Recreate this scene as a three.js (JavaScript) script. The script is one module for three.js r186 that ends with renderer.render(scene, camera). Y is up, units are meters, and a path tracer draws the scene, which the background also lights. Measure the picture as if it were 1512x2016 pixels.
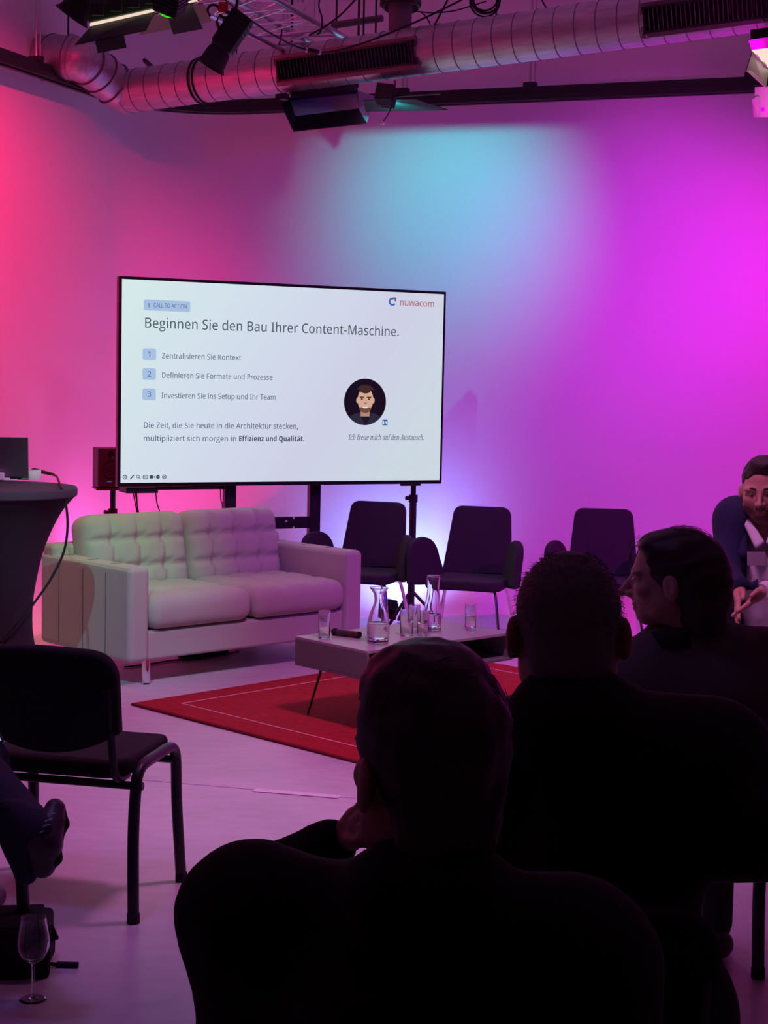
import * as THREE from 'three';
import { RoundedBoxGeometry } from 'three/addons/geometries/RoundedBoxGeometry.js';
import { mergeGeometries, mergeVertices } from 'three/addons/utils/BufferGeometryUtils.js';
import { Brush, Evaluator, SUBTRACTION } from 'three-bvh-csg';
import { ImprovedNoise } from 'three/addons/math/ImprovedNoise.js';
import { RectAreaLightUniformsLib } from 'three/addons/lights/RectAreaLightUniformsLib.js';
RectAreaLightUniformsLib.init();

const V = (x, y, z) => new THREE.Vector3(x, y, z);
const scene = new THREE.Scene();
scene.background = new THREE.Color(0x000000);
const renderer = new THREE.WebGLRenderer({ antialias: true });
renderer.toneMapping = THREE.LinearToneMapping;
renderer.toneMappingExposure = 1.0;
renderer.shadowMap.enabled = true;

// ---------------------------------------------------------------- camera
const FOCAL = 3150, PITCH = 0.0819, ROLL = 0.0211, EYE = V(0, 1.6374, 0);
const FWD = V(0, -Math.sin(PITCH), -Math.cos(PITCH)), UP0 = V(0, Math.cos(PITCH), -Math.sin(PITCH));
const RIGHT = V(1, 0, 0).multiplyScalar(Math.cos(ROLL)).addScaledVector(UP0, Math.sin(ROLL));
const UPV = UP0.clone().multiplyScalar(Math.cos(ROLL)).addScaledVector(V(1, 0, 0), -Math.sin(ROLL));
const camera = new THREE.PerspectiveCamera(2 * Math.atan(1008 / FOCAL) * 180 / Math.PI, 0.75, 0.05, 60);
camera.matrixAutoUpdate = true;
camera.position.copy(EYE);
camera.quaternion.setFromRotationMatrix(new THREE.Matrix4().makeBasis(RIGHT, UPV, FWD.clone().negate()));
scene.add(camera);
// survey helpers: sight line through a point of the photograph, met with a plane at a known distance or height
const sight = (px, py) => FWD.clone().addScaledVector(RIGHT, (px - 756) / FOCAL).addScaledVector(UPV, -(py - 1008) / FOCAL);
const P = (px, py, dist) => { const d = sight(px, py); return EYE.clone().addScaledVector(d, -dist / d.z); };
const G = (px, py, h = 0) => { const d = sight(px, py); return EYE.clone().addScaledVector(d, (h - EYE.y) / d.y); };

// room axes: corner of the two white walls, U along the back wall, W along the left wall towards the audience
const CORNER = V(-1.8, 0, -12.0), WALL_YAW = 0.3544;
const UA = V(Math.cos(WALL_YAW), 0, Math.sin(WALL_YAW)), WA = V(-Math.sin(WALL_YAW), 0, Math.cos(WALL_YAW));
const room = (u, w, y = 0) => CORNER.clone().addScaledVector(UA, u).addScaledVector(WA, w).setY(y);

// ---------------------------------------------------------------- stage lights
function spot(name, pos, target, rgb, intensity, halfAngle, penumbra, radius = 1) {
  const l = new THREE.SpotLight(new THREE.Color().setRGB(...rgb), intensity, 0, halfAngle * Math.PI / 180, penumbra, 2);
  l.name = name; l.position.copy(pos); l.target.position.copy(target); l.castShadow = true; l.shadow.radius = radius;
  l.shadow.mapSize.set(2048, 2048); l.shadow.camera.near = 0.05; l.shadow.camera.far = 20; l.shadow.bias = -0.0005;
  scene.add(l, l.target); return l;
}
const LAMP = {                                   // where each stage lamp's lens stands and where it points
  pink: [room(1.5, 4.3, 3.98), room(0.0, 2.45, 2.3)],
  cyan: [P(768, 204, 9.6), P(884, 430, 11.3)],
  magenta: [P(1476, 246, 8.4), P(1330, 500, 10.6)],
  violet: [room(7.4, 2.6, 3.9), room(4.8, 0, 0.6)],
  lilac: [room(5.6, 5.6, 3.0), room(2.5, 0, 1.1)],
  blue: [V(-1.2, 3.4, -4.2), V(-1.45, 0.35, -8.5)],
  cornerUp: [room(0.5, 1.0, 0.16), room(0.05, 0.7, 0.8)],
  wallUp: [room(2.15, 0.5, 0.16), room(2.0, 0, 0.6)],
  green: [P(330, 40, 7.0), P(190, 1080, 8.9)],
  stage: [room(4.6, 5.2, 4.2), G(560, 1420)],
  aisle: [room(3.4, 7.6, 4.2), G(240, 1750)],
};
spot('pink_wash', ...LAMP.pink, [1, 0.0, 0.1], 62, 35, 0.8, 1.5);
spot('cyan_wash', ...LAMP.cyan, [0, 0.98, 1.0], 5.8, 40, 1, 0.8);
spot('magenta_wash', ...LAMP.magenta, [0.8, 0.0, 1], 9.5, 33, 1, 1);
spot('violet_wash', ...LAMP.violet, [1, 0.0, 0.74], 54, 35, 1, 2);
spot('lilac_wash', ...LAMP.lilac, [0, 0, 1.0], 27.7, 26, 0.9, 3);
spot('blue_wash', ...LAMP.blue, [0.2, 0.78, 1.0], 23.4, 9, 0.6, 1);
spot('corner_uplight', ...LAMP.cornerUp, [1, 0.14, 0.68], 2.3, 75, 1, 4);
spot('wall_uplight', ...LAMP.wallUp, [0.17, 0.34, 1], 5.2, 75, 1, 4);
spot('green_wash', ...LAMP.green, [0.1, 1.0, 0], 11.5, 16, 0.9, 1);
spot('stage_wash', ...LAMP.stage, [1, 0.27, 0.85], 32.8, 48, 1, 14);
spot('aisle_wash', ...LAMP.aisle, [0.4, 0.22, 1.0], 7.1, 40, 1, 14);

// ---------------------------------------------------------------- helpers
let seed = 7;
const rnd = () => { seed = (seed * 1664525 + 1013904223) >>> 0; return seed / 4294967296; };
const noise = new ImprovedNoise();
const fbm = (x, y, z = 0) => noise.noise(x, y, z) + 0.5 * noise.noise(2.1 * x, 2.1 * y, z + 7) + 0.25 * noise.noise(4.3 * x, 4.3 * y, z + 13);
const used = {};
const numbered = (n) => { const k = used[n] = (used[n] ?? -1) + 1; return k ? n + '_' + String(k).padStart(3, '0') : n; };
function setup(o) { o.castShadow = o.receiveShadow = true; return o; }
function mesh(name, geometry, material, parent) { const m = setup(new THREE.Mesh(geometry, material)); m.name = name; parent.add(m); return m; }
function tag(o, label, category, group) { o.userData.label = label; o.userData.category = category; if (group) o.userData.group = group; return o; }
function thing(name, label, category, pos, turn = 0, group) {
  const o = new THREE.Group(); o.name = numbered(name); if (pos) o.position.copy(pos); o.rotation.y = turn; scene.add(o);
  return tag(o, label, category, group);
}
function single(name, label, category, geometry, material, group) { const m = mesh(numbered(name), geometry, material, scene); return tag(m, label, category, group); }
function structure(name, geometry, material, label, category) {
  const m = mesh(name, geometry, material, scene); m.userData.kind = 'structure'; return tag(m, label, category);
}
const at = (g, x, y, z) => g.translate(x, y, z);
const rbox = (w, h, d, r = 0.005, seg = 2) => new RoundedBoxGeometry(w, h, d, seg, Math.min(r, w / 2.01, h / 2.01, d / 2.01));
const box = (w, h, d) => new THREE.BoxGeometry(w, h, d);
function between(a, b, r, r2 = r, seg = 10) {           // round bar from a to b
  const d = b.clone().sub(a), L = d.length(), g = new THREE.CylinderGeometry(r2, r, L, seg);
  g.applyQuaternion(new THREE.Quaternion().setFromUnitVectors(V(0, 1, 0), d.normalize()));
  return g.translate((a.x + b.x) / 2, (a.y + b.y) / 2, (a.z + b.z) / 2);
}
const tube = (pts, r, n = 40, seg = 8, tension = 0.5) => new THREE.TubeGeometry(new THREE.CatmullRomCurve3(pts, false, 'catmullrom', tension), n, r, seg);
const lathe = (pts, n = 40) => new THREE.LatheGeometry(pts.map(([x, y]) => new THREE.Vector2(x, y)), n);
function merge(list) { return mergeGeometries(list.map((g) => { const q = g.index ? g.toNonIndexed() : g; for (const k of Object.keys(q.attributes)) if (!['position', 'normal', 'uv'].includes(k)) q.deleteAttribute(k); return q; })); }
function roundRect(w, h, r) {
  const s = new THREE.Shape(), x = -w / 2, y = -h / 2;
  s.moveTo(x + r, y); s.lineTo(x + w - r, y); s.absarc(x + w - r, y + r, r, -Math.PI / 2, 0); s.lineTo(x + w, y + h - r); s.absarc(x + w - r, y + h - r, r, 0, Math.PI / 2);
  s.lineTo(x + r, y + h); s.absarc(x + r, y + h - r, r, Math.PI / 2, Math.PI); s.lineTo(x, y + r); s.absarc(x + r, y + r, r, Math.PI, Math.PI * 1.5); return s;
}
const extrude = (shape, depth, bevel = 0, curve = 12) => new THREE.ExtrudeGeometry(shape, { depth: depth - 2 * bevel, bevelEnabled: bevel > 0, bevelSize: bevel, bevelThickness: bevel, bevelOffset: -bevel, bevelSegments: 3, curveSegments: curve }).translate(0, 0, -(depth - 2 * bevel) / 2);
function plate(pts, thick, material, name, parent) {     // flat sheet of metal through four corners given in space
  const [a, b, c, d] = pts, n = b.clone().sub(a).cross(d.clone().sub(a)).normalize().multiplyScalar(thick / 2);
  const q = [a, b, c, d].flatMap((p) => [p.clone().add(n), p.clone().sub(n)]), pos = [], f = (i, j, k, l) => { for (const t of [i, j, k, i, k, l]) pos.push(q[t].x, q[t].y, q[t].z); };
  f(0, 2, 4, 6); f(7, 5, 3, 1); f(0, 1, 3, 2); f(2, 3, 5, 4); f(4, 5, 7, 6); f(6, 7, 1, 0);
  const g = new THREE.BufferGeometry(); g.setAttribute('position', new THREE.Float32BufferAttribute(pos, 3)); g.computeVertexNormals();
  return mesh(name, g, material, parent);
}
// distance-field mesher (surface nets) for bodies, heads, hair and other soft shapes
function nets(sdf, lo, hi, h) {
  const n = [0, 1, 2].map((k) => Math.ceil((hi[k] - lo[k]) / h) + 1), [nx, ny, nz] = n, val = new Float32Array(nx * ny * nz);
  for (let k = 0, i = 0; k < nz; k++) for (let j = 0; j < ny; j++) for (let q = 0; q < nx; q++, i++) val[i] = sdf(lo[0] + q * h, lo[1] + j * h, lo[2] + k * h);
  const id = new Int32Array(nx * ny * nz).fill(-1), pos = [], tri = [], s = [1, nx, nx * ny];
  for (let k = 0; k < nz - 1; k++) for (let j = 0; j < ny - 1; j++) for (let q = 0; q < nx - 1; q++) {
    const b = q + j * nx + k * s[2]; let mask = 0;
    for (let c = 0; c < 8; c++) if (val[b + (c & 1) + ((c >> 1) & 1) * nx + (c >> 2) * s[2]] < 0) mask |= 1 << c;
    if (mask === 0 || mask === 255) continue;
    let x = 0, y = 0, z = 0, m = 0;
    for (let c = 0; c < 8; c++) for (let a = 0; a < 3; a++) {
      if (c & (1 << a)) continue; const d = c | (1 << a);
      if (((mask >> c) & 1) === ((mask >> d) & 1)) continue;
      const va = val[b + (c & 1) + ((c >> 1) & 1) * nx + (c >> 2) * s[2]], vb = val[b + (d & 1) + ((d >> 1) & 1) * nx + (d >> 2) * s[2]], t = va / (va - vb);
      x += (c & 1) + (a === 0 ? t : 0); y += ((c >> 1) & 1) + (a === 1 ? t : 0); z += (c >> 2) + (a === 2 ? t : 0); m++;
    }
    id[b] = pos.length / 3; pos.push(lo[0] + (q + x / m) * h, lo[1] + (j + y / m) * h, lo[2] + (k + z / m) * h);
  }
  for (let k = 1; k < nz - 1; k++) for (let j = 1; j < ny - 1; j++) for (let q = 1; q < nx - 1; q++) {
    const b = q + j * nx + k * s[2];
    for (let a = 0; a < 3; a++) {
      const A = val[b] < 0, B = val[b + s[a]] < 0; if (A === B) continue;
      const u = s[(a + 1) % 3], v = s[(a + 2) % 3], c = [id[b], id[b - u], id[b - u - v], id[b - v]];
      if (c.some((e) => e < 0)) continue;
      if (A) tri.push(c[0], c[1], c[2], c[0], c[2], c[3]); else tri.push(c[0], c[2], c[1], c[0], c[3], c[2]);
    }
  }
  const g = new THREE.BufferGeometry(); g.setAttribute('position', new THREE.Float32BufferAttribute(pos, 3)); g.setIndex(tri); g.computeVertexNormals();
  const uv = new Float32Array(pos.length / 3 * 2); for (let i = 0; i < pos.length / 3; i++) { uv[2 * i] = 4 * (pos[3 * i] + 0.7 * pos[3 * i + 2]); uv[2 * i + 1] = 4 * (pos[3 * i + 1] + 0.5 * pos[3 * i + 2]); }
  g.setAttribute('uv', new THREE.BufferAttribute(uv, 2)); return g;
}
const smin = (a, b, k) => { const h = Math.max(k - Math.abs(a - b), 0) / k; return Math.min(a, b) - h * h * k * 0.25; };
const smax = (a, b, k) => -smin(-a, -b, k);
const ell = (x, y, z, c, r) => { const a = (x - c[0]) / r[0], b = (y - c[1]) / r[1], d = (z - c[2]) / r[2], k0 = Math.hypot(a, b, d), k1 = Math.hypot(a / r[0], b / r[1], d / r[2]); return k1 < 1e-9 ? -Math.min(...r) : k0 * (k0 - 1) / k1; };
const cap = (x, y, z, a, b, ra, rb = ra) => {
  const bx = b[0] - a[0], by = b[1] - a[1], bz = b[2] - a[2], px = x - a[0], py = y - a[1], pz = z - a[2];
  const t = Math.max(0, Math.min(1, (px * bx + py * by + pz * bz) / (bx * bx + by * by + bz * bz))); return Math.hypot(px - t * bx, py - t * by, pz - t * bz) - (ra + (rb - ra) * t);
};
const boundsOf = (list, pad) => { const lo = [9, 9, 9], hi = [-9, -9, -9]; for (const [a, b, ra, rb] of list) for (const [p, r] of [[a, ra], [b, rb ?? ra]]) for (let k = 0; k < 3; k++) { lo[k] = Math.min(lo[k], p[k] - r - pad); hi[k] = Math.max(hi[k], p[k] + r + pad); } return [lo, hi]; };
function bones(list, k, h, extra) { const [lo, hi] = boundsOf(list, 0.04); return nets((x, y, z) => { let d = 9; for (const [a, b, ra, rb] of list) d = smin(d, cap(x, y, z, a, b, ra, rb), k); return extra ? extra(d, x, y, z) : d; }, lo, hi, h); }

// ---------------------------------------------------------------- procedural textures and materials
function dataTexture(n, fn, srgb = false) {
  const d = new Uint8Array(n * n * 4);
  for (let j = 0; j < n; j++) for (let i = 0; i < n; i++) { const c = fn(i / n, j / n), o = (j * n + i) * 4; for (let k = 0; k < 3; k++) d[o + k] = Math.max(0, Math.min(255, 255 * (c.length ? c[k] : c))); d[o + 3] = 255; }
  const t = new THREE.DataTexture(d, n, n); t.wrapS = t.wrapT = THREE.RepeatWrapping; t.magFilter = THREE.LinearFilter; t.minFilter = THREE.LinearMipmapLinearFilter; t.generateMipmaps = true;
  if (srgb) t.colorSpace = THREE.SRGBColorSpace; t.needsUpdate = true; return t;
}
const weave = dataTexture(256, (u, v) => 0.5 + 0.22 * Math.sin(u * 2 * Math.PI * 40) * Math.sin(v * 2 * Math.PI * 40) + 0.18 * fbm(u * 60, v * 60));
const speck = dataTexture(256, (u, v) => 0.5 + 0.5 * fbm(u * 24, v * 24, 3));
const scuff = dataTexture(512, (u, v) => { const a = fbm(u * 5, v * 5), b = fbm(u * 26, v * 60, 4), c = Math.max(0, fbm(u * 11, v * 3, 9) - 0.75); const t = 0.80 + 0.05 * a + 0.03 * b - 0.2 * c; return [t, t * 0.99, t * 0.985]; }, true);
const zincTone = dataTexture(256, (u, v) => { const t = 0.72 + 0.07 * fbm(u * 16, v * 16, 2) + 0.05 * fbm(u * 50, v * 50, 5); return [t, t, t * 1.01]; }, true);
const pile = dataTexture(256, (u, v) => { const t = 0.86 + 0.1 * fbm(u * 40, v * 14, 1) + 0.08 * fbm(u * 90, v * 90, 8); return [t, t, t]; }, true);
const rep = (t, a, b = a) => { const c = t.clone(); c.repeat.set(a, b); c.needsUpdate = true; return c; };
const S = (r, g, b, rough = 0.6, more = {}) => new THREE.MeshStandardMaterial({ color: new THREE.Color().setRGB(r, g, b), roughness: rough, ...more });
const M = {
  wall: S(0.81, 0.75, 0.81, 0.85, { bumpMap: rep(speck, 6), bumpScale: 0.0006 }),
  rearWall: S(0.2, 0.195, 0.2, 0.95), ceil: S(0.86, 0.84, 0.86, 0.95),
  floor: new THREE.MeshStandardMaterial({ map: rep(scuff, 1), roughness: 0.42, bumpMap: rep(speck, 3), bumpScale: 0.0004 }),
  tape: S(0.85, 0.85, 0.85, 0.5), rug: new THREE.MeshStandardMaterial({ color: new THREE.Color().setRGB(0.5, 0.006, 0.022), map: pile, roughness: 1, bumpMap: rep(speck, 4), bumpScale: 0.003 }),
  rugEdge: S(0.16, 0.006, 0.014, 1), rugLine: S(0.75, 0.45, 0.42, 1),
  sofa: new THREE.MeshPhysicalMaterial({ color: new THREE.Color().setRGB(0.44, 0.43, 0.37), roughness: 0.95, bumpMap: rep(weave, 1), bumpScale: 0.0012, sheen: 0.3, sheenRoughness: 0.6 }),
  seam: S(0.1, 0.1, 0.1, 0.95), chrome: S(0.85, 0.85, 0.87, 0.08, { metalness: 1 }), steel: S(0.55, 0.55, 0.57, 0.3, { metalness: 1 }),
  chair: new THREE.MeshPhysicalMaterial({ color: new THREE.Color().setRGB(0.022, 0.016, 0.028), roughness: 0.95, bumpMap: rep(weave, 1), bumpScale: 0.001, sheen: 0.15 }),
  blackFab: S(0.010, 0.009, 0.010, 0.95, { bumpMap: rep(weave, 1), bumpScale: 0.0008 }), blackMetal: S(0.012, 0.012, 0.013, 0.42), blackMatte: S(0.012, 0.011, 0.012, 0.85), blackGloss: S(0.012, 0.012, 0.014, 0.22),
  rail: S(0.014, 0.013, 0.015, 0.35), zinc: new THREE.MeshStandardMaterial({ map: zincTone, roughness: 0.45, metalness: 0.85 }), zincDark: S(0.2, 0.19, 0.2, 0.55, { metalness: 0.8 }), alu: S(0.75, 0.75, 0.78, 0.28, { metalness: 0.95 }),
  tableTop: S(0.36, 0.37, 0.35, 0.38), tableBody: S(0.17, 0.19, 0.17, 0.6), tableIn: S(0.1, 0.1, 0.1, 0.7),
  glass: new THREE.MeshPhysicalMaterial({ color: 0xffffff, roughness: 0.02, transmission: 1, thickness: 0.003, ior: 1.5 }),
  water: new THREE.MeshPhysicalMaterial({ color: 0xffffff, roughness: 0.0, transmission: 1, thickness: 0.05, ior: 1.33 }),
  stretch: S(0.014, 0.0135, 0.016, 0.9, { bumpMap: rep(weave, 1), bumpScale: 0.0006 }), laptop: S(0.17, 0.17, 0.18, 0.42, { metalness: 0.6 }), white: S(0.75, 0.75, 0.74, 0.6), grey: S(0.35, 0.35, 0.35, 0.6), cable: S(0.008, 0.008, 0.009, 0.6),
  skin: S(0.52, 0.28, 0.2, 0.55, { bumpMap: rep(speck, 1), bumpScale: 0.0006 }), hairDark: S(0.02, 0.013, 0.01, 0.5), hairGrey: S(0.16, 0.14, 0.14, 0.7), lip: S(0.36, 0.12, 0.11, 0.5), eye: S(0.3, 0.28, 0.27, 0.3), iris: S(0.03, 0.02, 0.016, 0.15),
  navy: S(0.010, 0.013, 0.055, 0.9, { bumpMap: rep(weave, 1), bumpScale: 0.0008 }), shirt: S(0.72, 0.71, 0.73, 0.85), denim: S(0.03, 0.03, 0.045, 0.95), black: S(0.008, 0.0075, 0.0085, 0.97), brownKnit: S(0.11, 0.08, 0.08, 1, { bumpMap: rep(weave, 2), bumpScale: 0.002 }),
  shoe: S(0.075, 0.055, 0.06, 0.45), sole: S(0.012, 0.01, 0.01, 0.9), pouf: S(0.2, 0.16, 0.2, 0.9), red: S(0.6, 0.02, 0.03, 0.5), green: S(0.02, 0.05, 0.03, 0.6), gold: S(0.25, 0.2, 0.1, 0.6),
};
M.skin.side = THREE.FrontSide;

// ---------------------------------------------------------------- room: floor, coved white walls, ceiling
{
  const W = 10.6, D = 15.2, H = 4.45, RC = 0.55, RV = 0.38, T = 0.2;
  const wallProfile = [];                                   // [distance inwards from the wall face, height]
  for (let i = 0; i <= 8; i++) { const a = i / 8 * Math.PI / 2; wallProfile.push([RV - RV * Math.sin(a), RV - RV * Math.cos(a)]); }
  for (const y of [1, 1.6, 2.2, 2.8, 3.4, 4, H]) wallProfile.push([0, y]);
  const ring = [...wallProfile, [-T, H], [-T, -T], [RV, -T]];
  function sweep(stations) {
    const pos = [], idx = [], n = ring.length;
    for (const [u, w, nu, nw] of stations) for (const [o, y] of ring) { const p = room(u + nu * o, w + nw * o, y); pos.push(p.x, p.y, p.z); }
    for (let s = 0; s < stations.length - 1; s++) for (let i = 0; i < n; i++) { const a = s * n + i, b = s * n + (i + 1) % n, c = a + n, d = b + n; idx.push(a, c, b, b, c, d); }
    const uv = []; for (let i = 0; i < pos.length; i += 3) { uv.push((pos[i] + pos[i + 2]) * 0.5, pos[i + 1] * 0.5); }
    let g = new THREE.BufferGeometry(); g.setAttribute('position', new THREE.Float32BufferAttribute(pos, 3)); g.setAttribute('uv', new THREE.Float32BufferAttribute(uv, 2)); g.setIndex(idx);
    g.computeVertexNormals(); const N = g.attributes.normal;
    stations.forEach(([, , nu, nw], si) => ring.forEach(([o, y], i) => { if (i >= wallProfile.length) return; const k = y < RV ? (RV - o) / RV : 1, up = y < RV ? 1 - y / RV : 0, q = UA.clone().multiplyScalar(nu * k).addScaledVector(WA, nw * k).setY(up).normalize(); N.setXYZ(si * n + i, q.x, q.y, q.z); }));
    return g;
  }
  const arc = (a0, a1) => Array.from({ length: 9 }, (_, i) => { const a = a0 + (a1 - a0) * i / 8; return [RC - RC * Math.cos(a), RC - RC * Math.sin(a), Math.cos(a), Math.sin(a)]; });
  const left = [[0, D, 1, 0], [0, 8, 1, 0], [0, 4, 1, 0], [0, 2, 1, 0], [0, 1.2, 1, 0], ...arc(0, Math.PI / 4)];
  const back = [...arc(Math.PI / 4, Math.PI / 2), [2, 0, 0, 1], [4, 0, 0, 1], [7, 0, 0, 1], [W, 0, 0, 1]];
  structure('wall_left', sweep(left), M.wall, 'white studio wall on the left, curving into floor and corner', 'wall');
  structure('wall_back', sweep(back), M.wall, 'white studio wall behind the stage, curving into the floor', 'wall');
  const inRoom = (g, u, w, y) => { g.rotateY(-WALL_YAW); const p = room(u, w, y); return g.translate(p.x, p.y, p.z); };
  const fg = inRoom(box(W + 0.4, 0.2, D + 0.4), W / 2, D / 2, -0.1), fp = fg.attributes.position, fu = fg.attributes.uv;
  for (let i = 0; i < fp.count; i++) fu.setXY(i, fp.getX(i) * 0.31, fp.getZ(i) * 0.31);
  structure('floor', fg, M.floor, 'pale grey vinyl studio floor with faint scuffs', 'floor');
  structure('wall_right', inRoom(box(T, H + 0.2, D), W + T / 2, D / 2, H / 2), M.rearWall, 'dark wall at the right, out of view', 'wall');
  structure('wall_rear', inRoom(box(W + 2 * T, H + 0.2, T), W / 2, D + T / 2, H / 2), M.rearWall, 'dark wall behind the audience, out of view', 'wall');
  structure('ceiling', inRoom(box(W + 2 * T, T, D + 2 * T), W / 2, D / 2, H + T / 2), M.ceil, 'white painted ceiling above the truss', 'ceiling');
  // downstand beams under the ceiling
  const a = P(315, 112, 11.0), b = P(1000, 22, 9.75); a.y = b.y = 3.9;
  const d = b.clone().sub(a).setY(0).normalize(), yaw = Math.atan2(-d.z, d.x), n = V(-d.z, 0, d.x);
  const beam = (name, s0, s1, off, wide, low, label) => { const g = box(s1 - s0, H - low, wide).rotateY(yaw); const c = a.clone().addScaledVector(d, (s0 + s1) / 2).addScaledVector(n, off); return structure(name, g.translate(c.x, (H + low) / 2, c.z), M.ceil, label, 'beam'); };
  beam('trim_1', -0.1, 7.2, 1.45, 0.35, 4.18, 'white ceiling beam crossing above the duct');
  beam('trim_2', -0.1, 7.2, 3.2, 0.35, 4.18, 'white ceiling beam crossing above the truss');
  // floor seam with a strip of worn tape
  const t0 = G(20, 1513), t1 = G(720, 1573), u = t1.clone().sub(t0), L = u.length();
  const strip = box(L, 0.0016, 0.012).rotateY(Math.atan2(-u.z, u.x)); const mid = t0.clone().add(t1).multiplyScalar(0.5); strip.translate(mid.x, 0.0009, mid.z);
  structure('trim_3', strip, S(0.62, 0.6, 0.62, 0.7), 'narrow joint in the vinyl floor running past the rug', 'seam');
  const q0 = G(500, 1556), q1 = G(668, 1570), w2 = q1.clone().sub(q0), tp = box(w2.length(), 0.0015, 0.045).rotateY(Math.atan2(-w2.z, w2.x)); tp.translate((q0.x + q1.x) / 2, 0.0026, (q0.z + q1.z) / 2);
  single('tape_strip', 'torn strip of pale tape on the floor joint', 'tape', tp, M.tape);
}

// ---------------------------------------------------------------- curtain rail along both walls
{
  const off = 0.16, RR = 0.75, y = 3.5, pts = [];
  for (let w = 9; w > RR + off; w -= 0.5) pts.push([off, w]);
  for (let i = 0; i <= 14; i++) { const a = i / 14 * Math.PI / 2; pts.push([off + RR - RR * Math.cos(a), off + RR - RR * Math.sin(a)]); }
  for (let u = RR + off + 0.4; u < 10; u += 0.5) pts.push([u, off]);
  function railBar(inner, hgt, thick, y0) {
    const pos = [], idx = [];
    pts.forEach(([u, w], i) => {
      const [pu, pw] = pts[Math.max(0, i - 1)], [qu, qw] = pts[Math.min(pts.length - 1, i + 1)], L = Math.hypot(qu - pu, qw - pw), nu = -(qw - pw) / L, nw = (qu - pu) / L;
      for (const [o, yy] of [[inner, y0], [inner + thick, y0], [inner + thick, y0 + hgt], [inner, y0 + hgt]]) { const p = room(u + nu * o, w + nw * o, yy); pos.push(p.x, p.y, p.z); }
    });
    for (let i = 0; i < pts.length - 1; i++) for (let k = 0; k < 4; k++) { const a = i * 4 + k, b = i * 4 + (k + 1) % 4; idx.push(a, a + 4, b, b, a + 4, b + 4); }
    const e = (pts.length - 1) * 4; idx.push(0, 1, 2, 0, 2, 3, e, e + 2, e + 1, e, e + 3, e + 2);
    const g = new THREE.BufferGeometry(); g.setAttribute('position', new THREE.Float32BufferAttribute(pos, 3)); g.setIndex(idx);
    const q = g.toNonIndexed(); q.computeVertexNormals(); return q;
  }
  const t = thing('curtain_rail', 'black double curtain rail curving round the corner high on the walls', 'rail');
  mesh('upper_track', railBar(-0.03, 0.055, 0.06, y + 0.045), M.rail, t);
  mesh('lower_track', railBar(0.0, 0.028, 0.05, y + 0.012), M.rail, t);
  mesh('bottom_lip', railBar(-0.012, 0.008, 0.03, y), M.rail, t);
  for (const [u, w] of [[off, 1.75], [off, 3.3], [1.15, off], [2.05, off], [2.95, off], [4.4, off], [5.6, off]]) {
    const h = mesh('hanger', merge([between(room(u, w, y + 0.1), room(u, w, 4.45), 0.007, 0.007, 8), between(room(u + 0.03, w, y + 0.1), room(u + 0.03, w, 4.45), 0.005, 0.005, 8)]), M.steel, t);
    const c = room(u, w, y + 0.115); mesh('clamp', rbox(0.09, 0.035, 0.05, 0.006).rotateY(-WALL_YAW).translate(c.x, c.y, c.z), M.blackMetal, h);
  }
}

// ---------------------------------------------------------------- rug
{
  const yaw = 0.799, A = G(262, 1389), t = thing('rug', 'crimson rug with a thin pale border line under the coffee table', 'rug', A, yaw);
  const L = 2.29, W = 1.72, H = 0.014;
  const g = rbox(L, H, W, 0.005); const p = g.attributes.position, uv = g.attributes.uv; for (let i = 0; i < p.count; i++) uv.setXY(i, p.getX(i) * 0.8, p.getZ(i) * 0.8);
  mesh('pile', g.translate(L / 2, H / 2 + 0.001, W / 2), M.rug, t);
  const e = 0.02; mesh('binding', merge([at(rbox(L + e, H * 0.8, 0.02), L / 2, H * 0.4 + 0.001, 0), at(rbox(L + e, H * 0.8, 0.02), L / 2, H * 0.4 + 0.001, W), at(rbox(0.02, H * 0.8, W), 0, H * 0.4 + 0.001, W / 2), at(rbox(0.02, H * 0.8, W), L, H * 0.4 + 0.001, W / 2)]), M.rugEdge, t);
  const i = 0.17, w = 0.009, y = H + 0.0015;
  mesh('border_line', merge([at(box(L - 2 * i, 0.002, w), L / 2, y, i), at(box(L - 2 * i, 0.002, w), L / 2, y, W - i), at(box(w, 0.002, W - 2 * i), i, y, W / 2), at(box(w, 0.002, W - 2 * i), L - i, y, W / 2)]), M.rugLine, t);
}

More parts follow.
